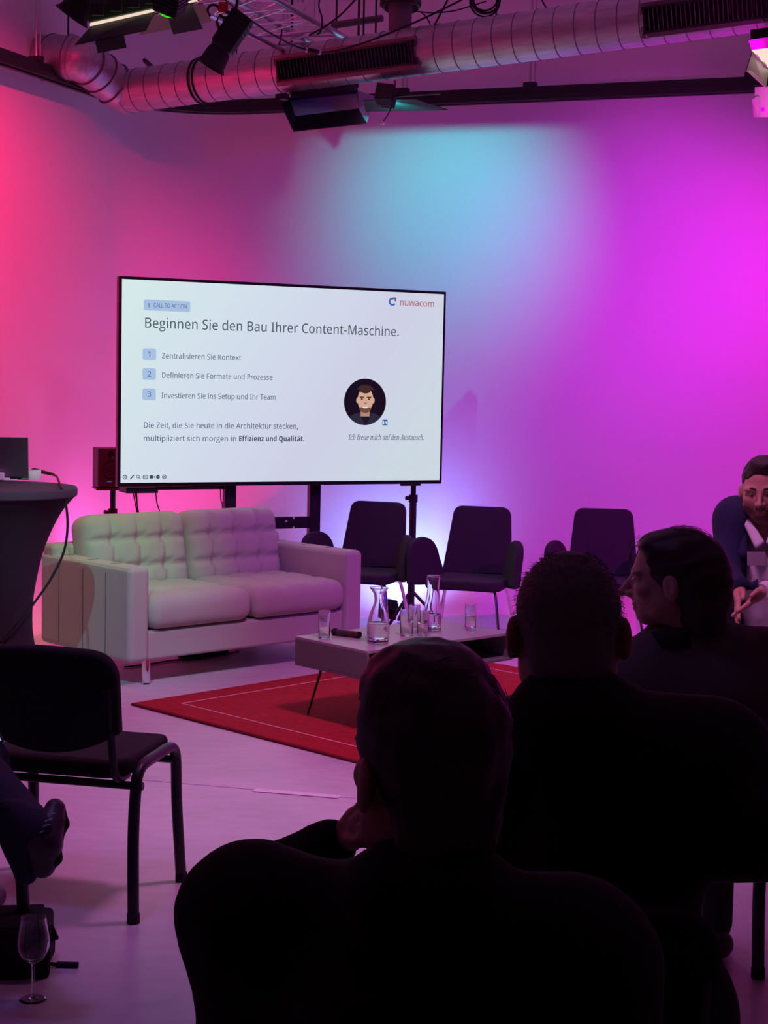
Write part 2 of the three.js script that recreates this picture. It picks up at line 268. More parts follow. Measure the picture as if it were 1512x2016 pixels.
// ---------------------------------------------------------------- sofa
function cushion(w, h, d, r, nx, ny, deep, crown, sag = 0) {          // front face +z carries an nx by ny grid of tufts
  const sx = 44, sy = 30, g = new THREE.BoxGeometry(w, h, d, sx, sy, 8), p = g.attributes.position;
  for (let i = 0; i < p.count; i++) {
    let x = p.getX(i), y = p.getY(i), z = p.getZ(i);
    const cx = Math.max(-w / 2 + r, Math.min(w / 2 - r, x)), cy = Math.max(-h / 2 + r, Math.min(h / 2 - r, y)), cz = Math.max(-d / 2 + r, Math.min(d / 2 - r, z));
    const dx = x - cx, dy = y - cy, dz = z - cz, L = Math.hypot(dx, dy, dz);
    if (L > 1e-6) { const k = r / L; x = cx + dx * k; y = cy + dy * k; z = cz + dz * k; }
    const fx = 1 - (2 * x / w) ** 2, fy = 1 - (2 * y / h) ** 2, front = Math.max(0, (z + d * 0.1) / (d * 0.6));
    if (front > 0) {
      const gu = (x / w + 0.5) * nx, gv = (y / h + 0.5) * ny, du = Math.abs(gu - Math.round(gu)), dv = Math.abs(gv - Math.round(gv));
      const inU = Math.round(gu) > 0 && Math.round(gu) < nx, inV = Math.round(gv) > 0 && Math.round(gv) < ny;
      let dip = 0; if (inU) dip = Math.max(dip, 0.5 * Math.exp(-((du / 0.1) ** 2))); if (inV) dip = Math.max(dip, 0.5 * Math.exp(-((dv / 0.1) ** 2)));
      if (inU && inV) dip = Math.max(dip, Math.exp(-(du * du + dv * dv) / 0.05));
      z += Math.min(1, front) * (crown * Math.sqrt(Math.max(0, fx * fy)) - deep * dip * Math.min(1, 4 * Math.max(0, fx)) * Math.min(1, 4 * Math.max(0, fy)));
    }
    y += sag * Math.max(0, fx) * (y > 0 ? 1 : 0);
    p.setXYZ(i, x + 0.002 * fbm(x * 9, y * 9, z * 9), y + 0.002 * fbm(y * 9, z * 9, x * 9), z);
  }
  g.deleteAttribute('normal'); const uv = g.attributes.uv; for (let i = 0; i < p.count; i++) uv.setXY(i, p.getX(i) * 4, (p.getY(i) + p.getZ(i)) * 4);
  const u2 = uv.clone(); g.deleteAttribute('uv'); const m = mergeVertices(g, 1e-4); m.computeVertexNormals();
  const q = m.attributes.position, nu = new Float32Array(q.count * 2); for (let i = 0; i < q.count; i++) { nu[2 * i] = q.getX(i) * 4; nu[2 * i + 1] = (q.getY(i) + q.getZ(i)) * 4; }
  m.setAttribute('uv', new THREE.BufferAttribute(nu, 2)); return m;
}
const metreUV = (g, k = 4) => { const p = g.attributes.position, n = g.attributes.normal, uv = new Float32Array(p.count * 2); for (let i = 0; i < p.count; i++) { const ax = Math.abs(n.getX(i)), ay = Math.abs(n.getY(i)), az = Math.abs(n.getZ(i)); uv[2 * i] = k * (ax > ay && ax > az ? p.getZ(i) : p.getX(i)); uv[2 * i + 1] = k * (ay > ax && ay > az ? p.getZ(i) : p.getY(i)); } g.setAttribute('uv', new THREE.BufferAttribute(uv, 2)); return g; };
{
  const t = thing('sofa', 'beige two-seat sofa with tufted cushions and chrome legs', 'sofa', V(-1.018, 0, -9.133), 0.7537);
  const W = 1.64, D = 0.89, A = 0.13, low = 0.135, armTop = 0.64, inner = W - 2 * A;
  mesh('base_frame', metreUV(at(rbox(inner + 0.02, 0.16, D - 0.05, 0.02), 0, low + 0.08, -0.005)), M.sofa, t);
  mesh('back_frame', metreUV(at(rbox(W - 0.02, 0.56, 0.13, 0.03, 4), 0, low + 0.28, -D / 2 + 0.07)), M.sofa, t);
  for (const s of [-1, 1]) {
    const arm = mesh('armrest', metreUV(at(rbox(A, armTop - low, D, 0.032, 5), s * (W / 2 - A / 2), (armTop + low) / 2, 0)), M.sofa, t);
    for (const z of [-0.24, 0.0, 0.22]) mesh('seam', merge([at(box(0.0035, armTop - low - 0.07, 0.0035), s * (W / 2 + 0.0002), (armTop + low) / 2 - 0.01, z), at(box(A - 0.06, 0.0035, 0.0035), s * (W / 2 - A / 2), armTop + 0.0002, z)]), M.seam, arm);
    mesh('piping', tube([V(s * (W / 2 - 0.004), armTop - 0.022, -D / 2 + 0.03), V(s * (W / 2 - 0.004), armTop - 0.022, 0), V(s * (W / 2 - 0.004), armTop - 0.024, D / 2 - 0.04)], 0.0035, 12, 6), M.sofa, arm);
    const cw = inner / 2 - 0.004;
    const seat = cushion(cw, 0.72, 0.175, 0.07, 3, 3, 0.02, 0.014); seat.rotateX(-Math.PI / 2);
    mesh('seat_cushion', seat.translate(s * (cw / 2 + 0.002), 0.385, 0.105), M.sofa, t);
    const back = cushion(cw, 0.46, 0.2, 0.075, 4, 3, 0.055, 0.03); back.rotateX(-0.2);
    mesh('back_cushion', back.translate(s * (cw / 2 + 0.002), 0.625, -0.25), M.sofa, t);
  }
  for (const [x, z] of [[-0.655, 0.36], [0.66, 0.36], [-0.655, -0.36], [0.66, -0.36]]) mesh('leg', merge([at(new THREE.CylinderGeometry(0.023, 0.023, low + 0.01, 24), x, (low + 0.01) / 2, z), at(new THREE.CylinderGeometry(0.026, 0.028, 0.008, 24), x, 0.004, z)]), M.chrome, t);
}

// ---------------------------------------------------------------- coffee table and what stands on it
const TABLE_H = 0.4, TABLE_YAW = 0.737;
{
  const N = G(723, 1282, TABLE_H), LW = 0.97, SW = 0.525, t = thing('coffee_table', 'grey coffee table with an open front compartment and thin splayed legs', 'table', V(N.x, 0, N.z), TABLE_YAW);
  // local x runs along the long front edge, z = 0 at the front edge, body towards -z
  const h = 0.14, y0 = TABLE_H - h, th = 0.014;
  mesh('table_top', at(rbox(LW, th, SW, 0.002), LW / 2, TABLE_H - th / 2, -SW / 2), M.tableTop, t);
  mesh('bottom_panel', at(rbox(LW, th, SW, 0.002), LW / 2, y0 + th / 2, -SW / 2), M.tableBody, t);
  mesh('side_panel', at(rbox(th, h - 2 * th, SW, 0.002), th / 2, y0 + h / 2, -SW / 2), M.tableBody, t);
  mesh('side_panel', at(rbox(th, h - 2 * th, SW, 0.002), LW - th / 2, y0 + h / 2, -SW / 2), M.tableBody, t);
  mesh('back_panel', at(rbox(LW - 2 * th, h - 2 * th, th, 0.002), LW / 2, y0 + h / 2, -SW + th / 2), M.tableIn, t);
  mesh('divider', at(rbox(th, h - 2 * th, SW - 0.03, 0.002), LW / 2, y0 + h / 2, -SW / 2), M.tableIn, t);
  for (const [x, z, dx, dz] of [[0.1, -0.09, -0.05, 0.045], [LW - 0.1, -0.09, 0.05, 0.045], [0.1, -SW + 0.09, -0.05, -0.045], [LW - 0.1, -SW + 0.09, 0.05, -0.045]])
    mesh('leg', between(V(x + dx, 0.0175, z + dz), V(x, y0, z), 0.005, 0.007, 12), M.blackMetal, t);
}
function tumbler(px, py, label, r, h, fill) {
  const p = G(px, py, TABLE_H), t = thing('drinking_glass', label, 'glass', V(p.x, TABLE_H + 0.0005, p.z), 0, 'glasses on the coffee table');
  mesh('glass_wall', lathe([[0, 0], [r * 0.92, 0], [r * 0.96, 0.004], [r, h], [r - 0.0018, h], [r * 0.95 - 0.0018, 0.012], [0, 0.012]], 36), M.glass, t);
  if (fill) mesh('water', lathe([[0, 0.0125], [r * 0.95 - 0.0025, 0.0125], [r * 0.97 - 0.0025, fill], [0, fill]], 32), M.water, t);
}
tumbler(638, 1256, 'empty tall water glass beside the black microphone', 0.029, 0.132, 0);
tumbler(800, 1252, 'water glass nearest the front, left of the middle cluster', 0.033, 0.128, 0);
tumbler(832, 1251, 'water glass at the right of the middle cluster', 0.03, 0.12, 0);
tumbler(815, 1240, 'water glass at the back of the middle cluster', 0.03, 0.125, 0);
tumbler(926, 1240, 'half-filled water glass alone at the right end of the table', 0.029, 0.13, 0.066);
function carafe(px, py, label, prof, fill) {
  const p = G(px, py, TABLE_H), t = thing('carafe', label, 'carafe', V(p.x, TABLE_H + 0.0005, p.z));
  const out = prof.map(([r, y]) => [r, y]), inn = prof.slice().reverse().map(([r, y]) => [Math.max(0.002, r - 0.0025), y < 0.01 ? 0.01 : y]);
  const sm = (list) => new THREE.SplineCurve(list.map(([x, y]) => new THREE.Vector2(x, y))).getPoints(40).map((v) => [v.x, v.y]);
  mesh('glass_body', lathe([[0, 0], [prof[0][0] * 0.8, 0], ...sm(out), ...sm(inn), [0, 0.01]], 44), M.glass, t);
  const w = sm(prof).filter(([, y]) => y > 0.011 && y < fill).map(([r, y]) => [r - 0.0035, y]);
  mesh('water', lathe([[0, 0.0105], ...w, [0, w[w.length - 1][1]]], 40), M.water, t);
}
carafe(744, 1265, 'glass water carafe with a flared rim at the front of the table', [[0.05, 0.002], [0.053, 0.05], [0.052, 0.09], [0.043, 0.135], [0.026, 0.18], [0.021, 0.205], [0.026, 0.235], [0.046, 0.262]], 0.095);
carafe(851, 1241, 'straight-necked glass water carafe behind the glasses', [[0.044, 0.002], [0.047, 0.06], [0.046, 0.1], [0.036, 0.155], [0.03, 0.2], [0.03, 0.225], [0.034, 0.275]], 0.085);
{
  const a = G(650, 1243, TABLE_H + 0.016), b = G(706, 1250, TABLE_H + 0.016), d = b.clone().sub(a), L = 0.17;
  const t = thing('microphone', 'black handheld microphone lying on the coffee table', 'microphone', V(b.x, TABLE_H + 0.0165, b.z), Math.atan2(-d.z, d.x));
  const turn = (g) => g.rotateZ(Math.PI / 2);
  mesh('handle', turn(lathe([[0, 0], [0.0145, 0.001], [0.0155, 0.01], [0.0165, 0.12], [0.015, 0.125], [0, 0.125]], 28)).rotateY(0), S(0.05, 0.045, 0.045, 0.45), t);
  mesh('band', turn(at(new THREE.CylinderGeometry(0.0168, 0.0165, 0.05, 28), 0, 0.03, 0)), S(0.1, 0.02, 0.025, 0.4), t);
  mesh('grille', turn(at(new THREE.SphereGeometry(0.02, 24, 16), 0, 0.137, 0)), M.blackMatte, t);
  mesh('end_cap', turn(at(new THREE.CylinderGeometry(0.0162, 0.0162, 0.008, 28), 0, -0.004, 0)), M.blackMatte, t);
}

// ---------------------------------------------------------------- conference armchairs
function armchair(label, px, dist, turn) {
  const p = P(px, 1140, dist), t = thing('armchair', label, 'chair', V(p.x, 0, p.z), turn, 'dark armchairs in front of the back wall');
  const seatH = 0.455, bevel = 0.018;
  const seat = extrude(roundRect(0.47, 0.46, 0.07), 0.06, bevel); seat.rotateX(-Math.PI / 2); mesh('seat', metreUV(at(seat, 0, seatH - 0.03, 0.02)), M.chair, t);
  const bs = new THREE.Shape(); bs.moveTo(-0.22, 0); bs.lineTo(-0.185, 0.37); bs.quadraticCurveTo(-0.18, 0.43, -0.12, 0.43); bs.lineTo(0.12, 0.43); bs.quadraticCurveTo(0.18, 0.43, 0.185, 0.37); bs.lineTo(0.22, 0); bs.quadraticCurveTo(0, -0.03, -0.22, 0);
  const back = extrude(bs, 0.055, bevel); { const q = back.attributes.position; for (let i = 0; i < q.count; i++) q.setZ(i, q.getZ(i) + 0.5 * q.getX(i) ** 2 - 0.1 * Math.sin(q.getY(i) * 5) * 0.3); } back.computeVertexNormals(); back.rotateX(-0.2);
  mesh('backrest', metreUV(at(back, 0, seatH - 0.01, -0.2)), M.chair, t);
  for (const s of [-1, 1]) {
    const as = new THREE.Shape(); as.moveTo(-0.19, -0.03); as.lineTo(-0.165, 0.14); as.quadraticCurveTo(-0.15, 0.24, -0.03, 0.245); as.quadraticCurveTo(0.1, 0.24, 0.115, 0.12); as.lineTo(0.16, -0.02); as.quadraticCurveTo(0, -0.07, -0.19, -0.03);
    const arm = extrude(as, 0.05, bevel); arm.rotateY(-s * Math.PI / 2); arm.rotateZ(-s * 0.16); arm.rotateY(s * 0.42);
    mesh('armrest', metreUV(at(arm, s * 0.262, seatH - 0.01, 0.03)), M.chair, t);
    for (const z of [0.16, -0.15]) {
      const zz = Math.sign(z);
      mesh('leg', tube([V(s * 0.12, seatH - 0.068, z * 0.6), V(s * 0.175, seatH - 0.072, z * 0.9), V(s * 0.2, seatH - 0.11, z + zz * 0.02), V(s * 0.255, 0.012, z + zz * 0.1)], 0.011, 30, 10), M.chrome, t);
    }
  }
  mesh('under_frame', merge([between(V(-0.13, seatH - 0.068, 0.09), V(0.13, seatH - 0.068, 0.09), 0.01), between(V(-0.13, seatH - 0.068, -0.09), V(0.13, seatH - 0.068, -0.09), 0.01)]), M.blackMetal, t);
}
armchair('dark upholstered armchair next to the sofa, leftmost of the row', 715, 9.95, -0.3);
armchair('dark upholstered armchair in the middle of the row of three', 926, 9.72, -0.28);
armchair('dark upholstered armchair partly hidden behind the seated woman', 1188, 9.75, -0.1);

// ---------------------------------------------------------------- television on its trolley, loudspeakers
{
  const W = 2.19, H = 1.254, Bz = 0.018, pos = V(-0.609, 0.97, -10.025), yaw = 0.4473;
  const t = thing('television', 'large flat television showing a German presentation slide', 'television', pos, yaw);
  mesh('housing', at(rbox(W, H, 0.05, 0.006), 0, H / 2, -0.03), M.blackGloss, t);
  mesh('rear_cover', at(rbox(W * 0.7, H * 0.6, 0.05, 0.02), 0, H * 0.45, -0.075), M.blackMatte, t);
  const cw = 2048, ch = Math.round(2048 * (H - 2 * Bz - 0.006) / (W - 2 * Bz)), cv = document.createElement('canvas'); cv.width = cw; cv.height = ch; const c = cv.getContext('2d');
  const g = c.createLinearGradient(0, 0, cw * 0.8, ch); g.addColorStop(0, '#d9efee'); g.addColorStop(0.4, '#d6e2ef'); g.addColorStop(0.75, '#d2d5ea'); g.addColorStop(1, '#cfdce6'); c.fillStyle = g; c.fillRect(0, 0, cw, ch);
  const X = (f) => f * cw, Y = (f) => f * ch;
  function fit(text, x, y, width, font, size, color, align = 'left') { c.fillStyle = color; c.font = font.replace('#', size); const w = c.measureText(text).width, k = width / w; c.save(); c.translate(X(x), Y(y)); c.scale(k * cw, 1); c.textBaseline = 'alphabetic'; c.fillText(text, 0, 0); c.restore(); }
  const chip = (x, y, w, h, r) => { c.fillStyle = '#a9c4e6'; c.beginPath(); c.roundRect(X(x), Y(y), X(w), Y(h), r); c.fill(); };
  chip(0.0625, 0.0955, 0.135, 0.0525, 10);
  c.strokeStyle = '#5a7396'; c.lineWidth = 3; c.beginPath(); c.ellipse(X(0.0775), Y(0.123), 5, 11, 0, 0, 7); c.stroke(); c.fillStyle = '#7d93b4'; c.fillRect(X(0.0775) - 2, Y(0.123) - 6, 4, 12);
  fit('CALL TO ACTION', 0.0905, 0.1315, 0.0985, '# sans-serif', '34px', '#4d6688');
  fit('Beginnen Sie den Bau Ihrer Content-Maschine.', 0.0635, 0.233, 0.79, '# sans-serif', '78px', '#47565c');
  [['1', 'Zentralisieren Sie Kontext', 0.335, 0.236], ['2', 'Definieren Sie Formate und Prozesse', 0.4315, 0.334], ['3', 'Investieren Sie ins Setup und Ihr Team', 0.532, 0.345]].forEach(([n, s, y, w]) => {
    chip(0.0605, y, 0.039, 0.058, 12); fit(n, 0.0745, y + 0.042, 0.0125, '# sans-serif', '44px', '#46618a'); fit(s, 0.1155, y + 0.047, w, '# sans-serif', '44px', '#566071');
  });
  fit('Die Zeit, die Sie heute in die Architektur stecken,', 0.064, 0.728, 0.468, '# sans-serif', '46px', '#49526a');
  fit('multipliziert sich morgen in ', 0.064, 0.793, 0.283, '# sans-serif', '46px', '#49526a'); fit('Effizienz und Qualität.', 0.347, 0.793, 0.205, 'bold # sans-serif', '46px', '#3d4660');
  fit('nuwacom', 0.851, 0.0705, 0.118, '# sans-serif', '56px', '#a4605c');
  c.lineWidth = 11; c.strokeStyle = '#3f62b4'; c.beginPath(); c.arc(X(0.8275), Y(0.052), 19, 0.6, 5.0); c.stroke(); c.strokeStyle = '#6c4a5c'; c.lineWidth = 10; c.beginPath(); c.moveTo(X(0.8295), Y(0.034)); c.lineTo(X(0.8375), Y(0.034)); c.lineTo(X(0.8375), Y(0.049)); c.stroke();
  // round portrait print: a generic bearded man in a dark shirt
  c.save(); c.beginPath(); c.ellipse(X(0.7445), Y(0.583), X(0.0685), Y(0.1225), 0, 0, 7); c.clip(); c.fillStyle = '#0c0c10'; c.fillRect(0, 0, cw, ch);
  const fx = X(0.7455), fy = Y(0.575); c.fillStyle = '#232b3a'; c.beginPath(); c.ellipse(fx + 2, fy + 150, 135, 80, 0, 0, 7); c.fill(); c.fillStyle = '#15161c'; c.beginPath(); c.moveTo(fx - 36, fy + 82); c.lineTo(fx + 40, fy + 82); c.lineTo(fx + 8, fy + 170); c.fill();
  c.fillStyle = '#b88a74'; c.fillRect(fx - 30, fy + 40, 60, 58); c.fillStyle = '#d7ac94'; c.beginPath(); c.ellipse(fx, fy - 4, 52, 74, 0, 0, 7); c.fill(); for (const s of [-1, 1]) { c.beginPath(); c.ellipse(fx + s * 53, fy, 9, 18, 0, 0, 7); c.fill(); }
  c.fillStyle = '#6d4c3c'; c.beginPath(); c.ellipse(fx, fy + 42, 42, 34, 0, 0, Math.PI); c.fill(); c.fillStyle = '#3d2a20'; c.beginPath(); c.ellipse(fx, fy - 64, 54, 30, 0, Math.PI, 0); c.fill(); c.beginPath(); c.ellipse(fx - 4, fy - 68, 40, 26, 0.1, 0, 7); c.fill();
  c.fillStyle = '#30221c'; for (const s of [-1, 1]) { c.fillRect(fx + s * 24 - 14, fy - 22, 28, 6); c.beginPath(); c.ellipse(fx + s * 24, fy - 8, 7, 4.5, 0, 0, 7); c.fill(); }
  c.fillStyle = '#b07d68'; c.beginPath(); c.ellipse(fx, fy + 18, 11, 7, 0, 0, 7); c.fill(); c.fillStyle = '#f2ece8'; c.beginPath(); c.ellipse(fx, fy + 40, 20, 8, 0, 0, Math.PI); c.fill(); c.restore();
  c.fillStyle = '#22579f'; c.beginPath(); c.roundRect(X(0.803), Y(0.676), 34, 34, 5); c.fill(); c.fillStyle = '#ffffff'; c.font = 'bold 30px sans-serif'; c.fillText('in', X(0.803) + 4, Y(0.676) + 28);
  fit('Ich freue mich auf den Austausch.', 0.692, 0.783, 0.252, 'italic # serif', '46px', '#3c4358');
  // slide-show buttons
  const by = Y(0.972), ic = (f) => X(f); c.strokeStyle = c.fillStyle = '#3b4250'; c.lineWidth = 4;
  c.beginPath(); c.arc(ic(0.0125), by, 11, 0, 7); c.stroke(); c.beginPath(); c.moveTo(ic(0.0125) - 6, by); c.lineTo(ic(0.0125) + 4, by - 6); c.lineTo(ic(0.0125) + 4, by + 6); c.fill();
  c.lineWidth = 6; c.beginPath(); c.moveTo(ic(0.028), by + 12); c.lineTo(ic(0.038), by - 12); c.stroke(); c.lineWidth = 3; c.beginPath(); c.arc(ic(0.050), by - 3, 8, 0, 7); c.moveTo(ic(0.0535), by + 3); c.lineTo(ic(0.058), by + 11); c.stroke();
  c.lineWidth = 3; c.strokeRect(ic(0.0655), by - 10, 26, 20); c.font = 'bold 17px sans-serif'; c.fillText('CC', ic(0.0655) + 1, by + 6); c.fillRect(ic(0.084), by - 9, 20, 18); c.beginPath(); c.moveTo(ic(0.0955), by); c.lineTo(ic(0.099), by - 7); c.lineTo(ic(0.099), by + 7); c.fill();
  c.beginPath(); c.arc(ic(0.108), by, 11, 0, 7); c.fill(); c.fillStyle = '#cfdcea'; for (const k of [-5, 0, 5]) c.fillRect(ic(0.108) + k - 1.5, by - 1.5, 3, 3); c.lineWidth = 4; c.beginPath(); c.arc(ic(0.1265), by, 11, 0, 7); c.stroke(); c.fillStyle = '#3b4250'; c.beginPath(); c.moveTo(ic(0.1265) + 6, by); c.lineTo(ic(0.1265) - 4, by - 6); c.lineTo(ic(0.1265) - 4, by + 6); c.fill();
  const tex = new THREE.CanvasTexture(cv); tex.colorSpace = THREE.SRGBColorSpace;
  const scr = new THREE.MeshStandardMaterial({ color: 0x050505, roughness: 0.35, emissive: 0xffffff, emissiveMap: tex, emissiveIntensity: 0.95 });
  mesh('screen', at(new THREE.PlaneGeometry(W - 2 * Bz, H - 2 * Bz - 0.006), 0, H / 2 + 0.003, -0.0035), scr, t);
  for (const x of [-W * 0.25, W * 0.4]) mesh('sensor_bar', at(rbox(0.14, 0.014, 0.03, 0.004), x, -0.006, -0.03), M.blackMatte, t);
  const area = new THREE.RectAreaLight(new THREE.Color().setRGB(0.75, 0.8, 0.9), 0.25, W - 0.06, H - 0.06); area.name = 'screen_glow'; area.position.set(0, H / 2, 0.012); area.rotation.y = Math.PI; t.add(area);
  // trolley
  const k = thing('television_trolley', 'black wheeled trolley with two posts under the television', 'trolley', V(pos.x, 0, pos.z), yaw);
  for (const x of [-0.331, 0.2455]) { const post = mesh('post', at(rbox(0.075, 1.55, 0.05, 0.004), x, 0.06 + 1.55 / 2, -0.15), M.blackMetal, k); for (let i = 0; i < 7; i++) mesh('hole', at(new THREE.CylinderGeometry(0.006, 0.006, 0.003, 10).rotateX(Math.PI / 2), x - 0.022, 0.55 + i * 0.06, -0.1245), M.blackMatte, post); }
  const bar = mesh('cross_bar', at(rbox(0.58, 0.075, 0.03, 0.004), -0.043, 0.72, -0.15), M.blackMetal, k);
  for (const [x, y] of [[0.05, 0.74], [0.1, 0.76], [0.1, 0.7], [-0.1, 0.73]]) mesh('bolt', at(new THREE.CylinderGeometry(0.007, 0.007, 0.006, 10).rotateX(Math.PI / 2), x, y - 0.01, -0.134), M.white, bar);
  for (const x of [-0.331, 0.2455]) { mesh('foot', at(rbox(0.07, 0.05, 0.8, 0.006), x, 0.075, -0.12), M.blackMetal, k); for (const z of [-0.47, 0.23]) mesh('wheel', at(new THREE.CylinderGeometry(0.026, 0.026, 0.024, 20).rotateZ(Math.PI / 2), x, 0.026, z), M.blackMatte, k); }
  for (const x of [-0.331, 0.2455]) mesh('mount_arm', at(rbox(0.05, 0.7, 0.04, 0.004), x, 1.5, -0.115), M.blackMetal, k);
  mesh('accessory_tray', at(rbox(0.2, 0.035, 0.16, 0.004), -0.93, 0.945, -0.12), M.blackMetal, k);
  mesh('tray_arm', between(V(-0.93, 0.95, -0.15), V(-0.33, 0.95, -0.15), 0.012), M.blackMetal, k);
}
function speakerStand(label, px, py, dist, top) {
  const p = P(px, py, dist), t = thing('speaker_stand', label, 'stand', V(p.x, 0, p.z), 0.3);
  mesh('lower_tube', at(new THREE.CylinderGeometry(0.024, 0.024, top * 0.82 - 0.02, 20), 0, (top * 0.82 + 0.02) / 2, 0), M.blackMetal, t);
  mesh('upper_tube', at(new THREE.CylinderGeometry(0.018, 0.018, top * 0.45, 20), 0, top * 0.775, 0), M.blackMetal, t);
  const col = mesh('collar', at(new THREE.CylinderGeometry(0.03, 0.03, 0.05, 20), 0, top * 0.82, 0), M.blackMatte, t); mesh('knob', between(V(0, top * 0.82, 0), V(-0.055, top * 0.82 + 0.005, 0.02), 0.007, 0.014), M.blackMatte, col);
  mesh('plate', at(rbox(0.24, 0.012, 0.24, 0.004), 0, top - 0.006, 0), M.blackMetal, t);
  for (let i = 0; i < 3; i++) { const a = i * 2.094 + 0.5; mesh('leg', between(V(0, 0.25, 0), V(Math.cos(a) * 0.24, 0.012, Math.sin(a) * 0.24), 0.011), M.blackMetal, t); }
  return p;
}
{
  const s1 = speakerStand('black speaker stand behind the left edge of the television', 222, 1000, 10.35, P(222, 959, 10.35).y - 0.001);
  const t = thing('loudspeaker', 'black studio loudspeaker left of the television', 'loudspeaker', P(213, 960, 10.35).setY(P(222, 959, 10.35).y), 0.35);
  mesh('cabinet', at(rbox(0.17, 0.255, 0.2, 0.008), 0, 0.1275, 0), S(0.03, 0.022, 0.024, 0.5), t);
  const dr = (n, r, y, m) => mesh(n, lathe([[0, 0.004], [r * 0.35, 0.004], [r * 0.8, -0.003], [r * 0.88, 0.006], [r, 0.004], [r, -0.002], [0, -0.002]], 32).rotateX(Math.PI / 2).translate(0, y, 0.101), m, t);
  dr('woofer', 0.062, 0.12, M.blackMatte); dr('tweeter', 0.024, 0.215, M.blackGloss);
  mesh('power_light', at(rbox(0.03, 0.006, 0.004, 0.001), -0.01, 0.042, 0.1005), new THREE.MeshStandardMaterial({ color: 0x05050a, emissive: new THREE.Color().setRGB(0.12, 0.1, 0.8), emissiveIntensity: 0.5 }), t);
  mesh('volume_knob', at(new THREE.CylinderGeometry(0.009, 0.009, 0.014, 16).rotateX(Math.PI / 2), 0.058, 0.05, 0.104), M.grey, t);
  const p2 = P(813, 1000, 10.6);
  speakerStand('black speaker stand behind the right edge of the television', 813, 1000, 10.6, 1.05);
  const t2 = thing('loudspeaker', 'black studio loudspeaker hidden behind the right edge of the television', 'loudspeaker', V(p2.x, 1.0505, p2.z), 0.35);
  mesh('cabinet', at(rbox(0.17, 0.255, 0.2, 0.008), 0, 0.1275, 0), S(0.03, 0.022, 0.024, 0.5), t2);
  // cables under the television
  const cab = (label, pts, r = 0.004) => single('cable', label, 'cable', tube(pts.map((q) => P(...q)), r, 40, 6), M.cable);
  cab('leftmost of the thin black cables hanging below the television', [[262, 968, 10.2], [270, 1010, 10.2], [274, 1040, 10.2], [276, 1150, 10.15]]);
  cab('black cable hanging beside the leftmost one below the television', [[266, 968, 10.2], [272, 1005, 10.2], [279, 1040, 10.2], [281, 1150, 10.15]]);
  cab('black cable hanging straight below the television tray', [[269, 968, 10.2], [271, 1012, 10.2], [273, 1050, 10.2], [272, 1150, 10.15]]);
  cab('black cable curving down from the television above the sofa', [[306, 962, 10.15], [309, 990, 10.15], [315, 1010, 10.15], [317, 1040, 10.15], [318, 1150, 10.1]]);
  cab('black cable running down beside the left trolley post', [[434, 958, 10.25], [435, 985, 10.25], [438, 1000, 10.25], [439, 1100, 10.25]]);
  const c = G(330, 1306), q = (x, y) => G(x, y, 0.006);
  single('cable', 'black cable lying on the floor under the sofa', 'cable', tube([q(245, 1313), q(290, 1308), q(340, 1300), q(400, 1296), q(470, 1282)], 0.005, 40, 6), M.cable);
  const ps = G(400, 1292), box1 = thing('power_strip', 'black power strip lying on the floor under the sofa', 'power strip', V(ps.x, 0, ps.z), 0.5);
  mesh('strip_body', at(rbox(0.3, 0.04, 0.06, 0.008), 0, 0.02, 0), M.blackMatte, box1); for (let i = 0; i < 4; i++) mesh('socket', at(new THREE.CylinderGeometry(0.019, 0.019, 0.004, 20), -0.1 + i * 0.065, 0.0405, 0), M.blackGloss, box1);
}

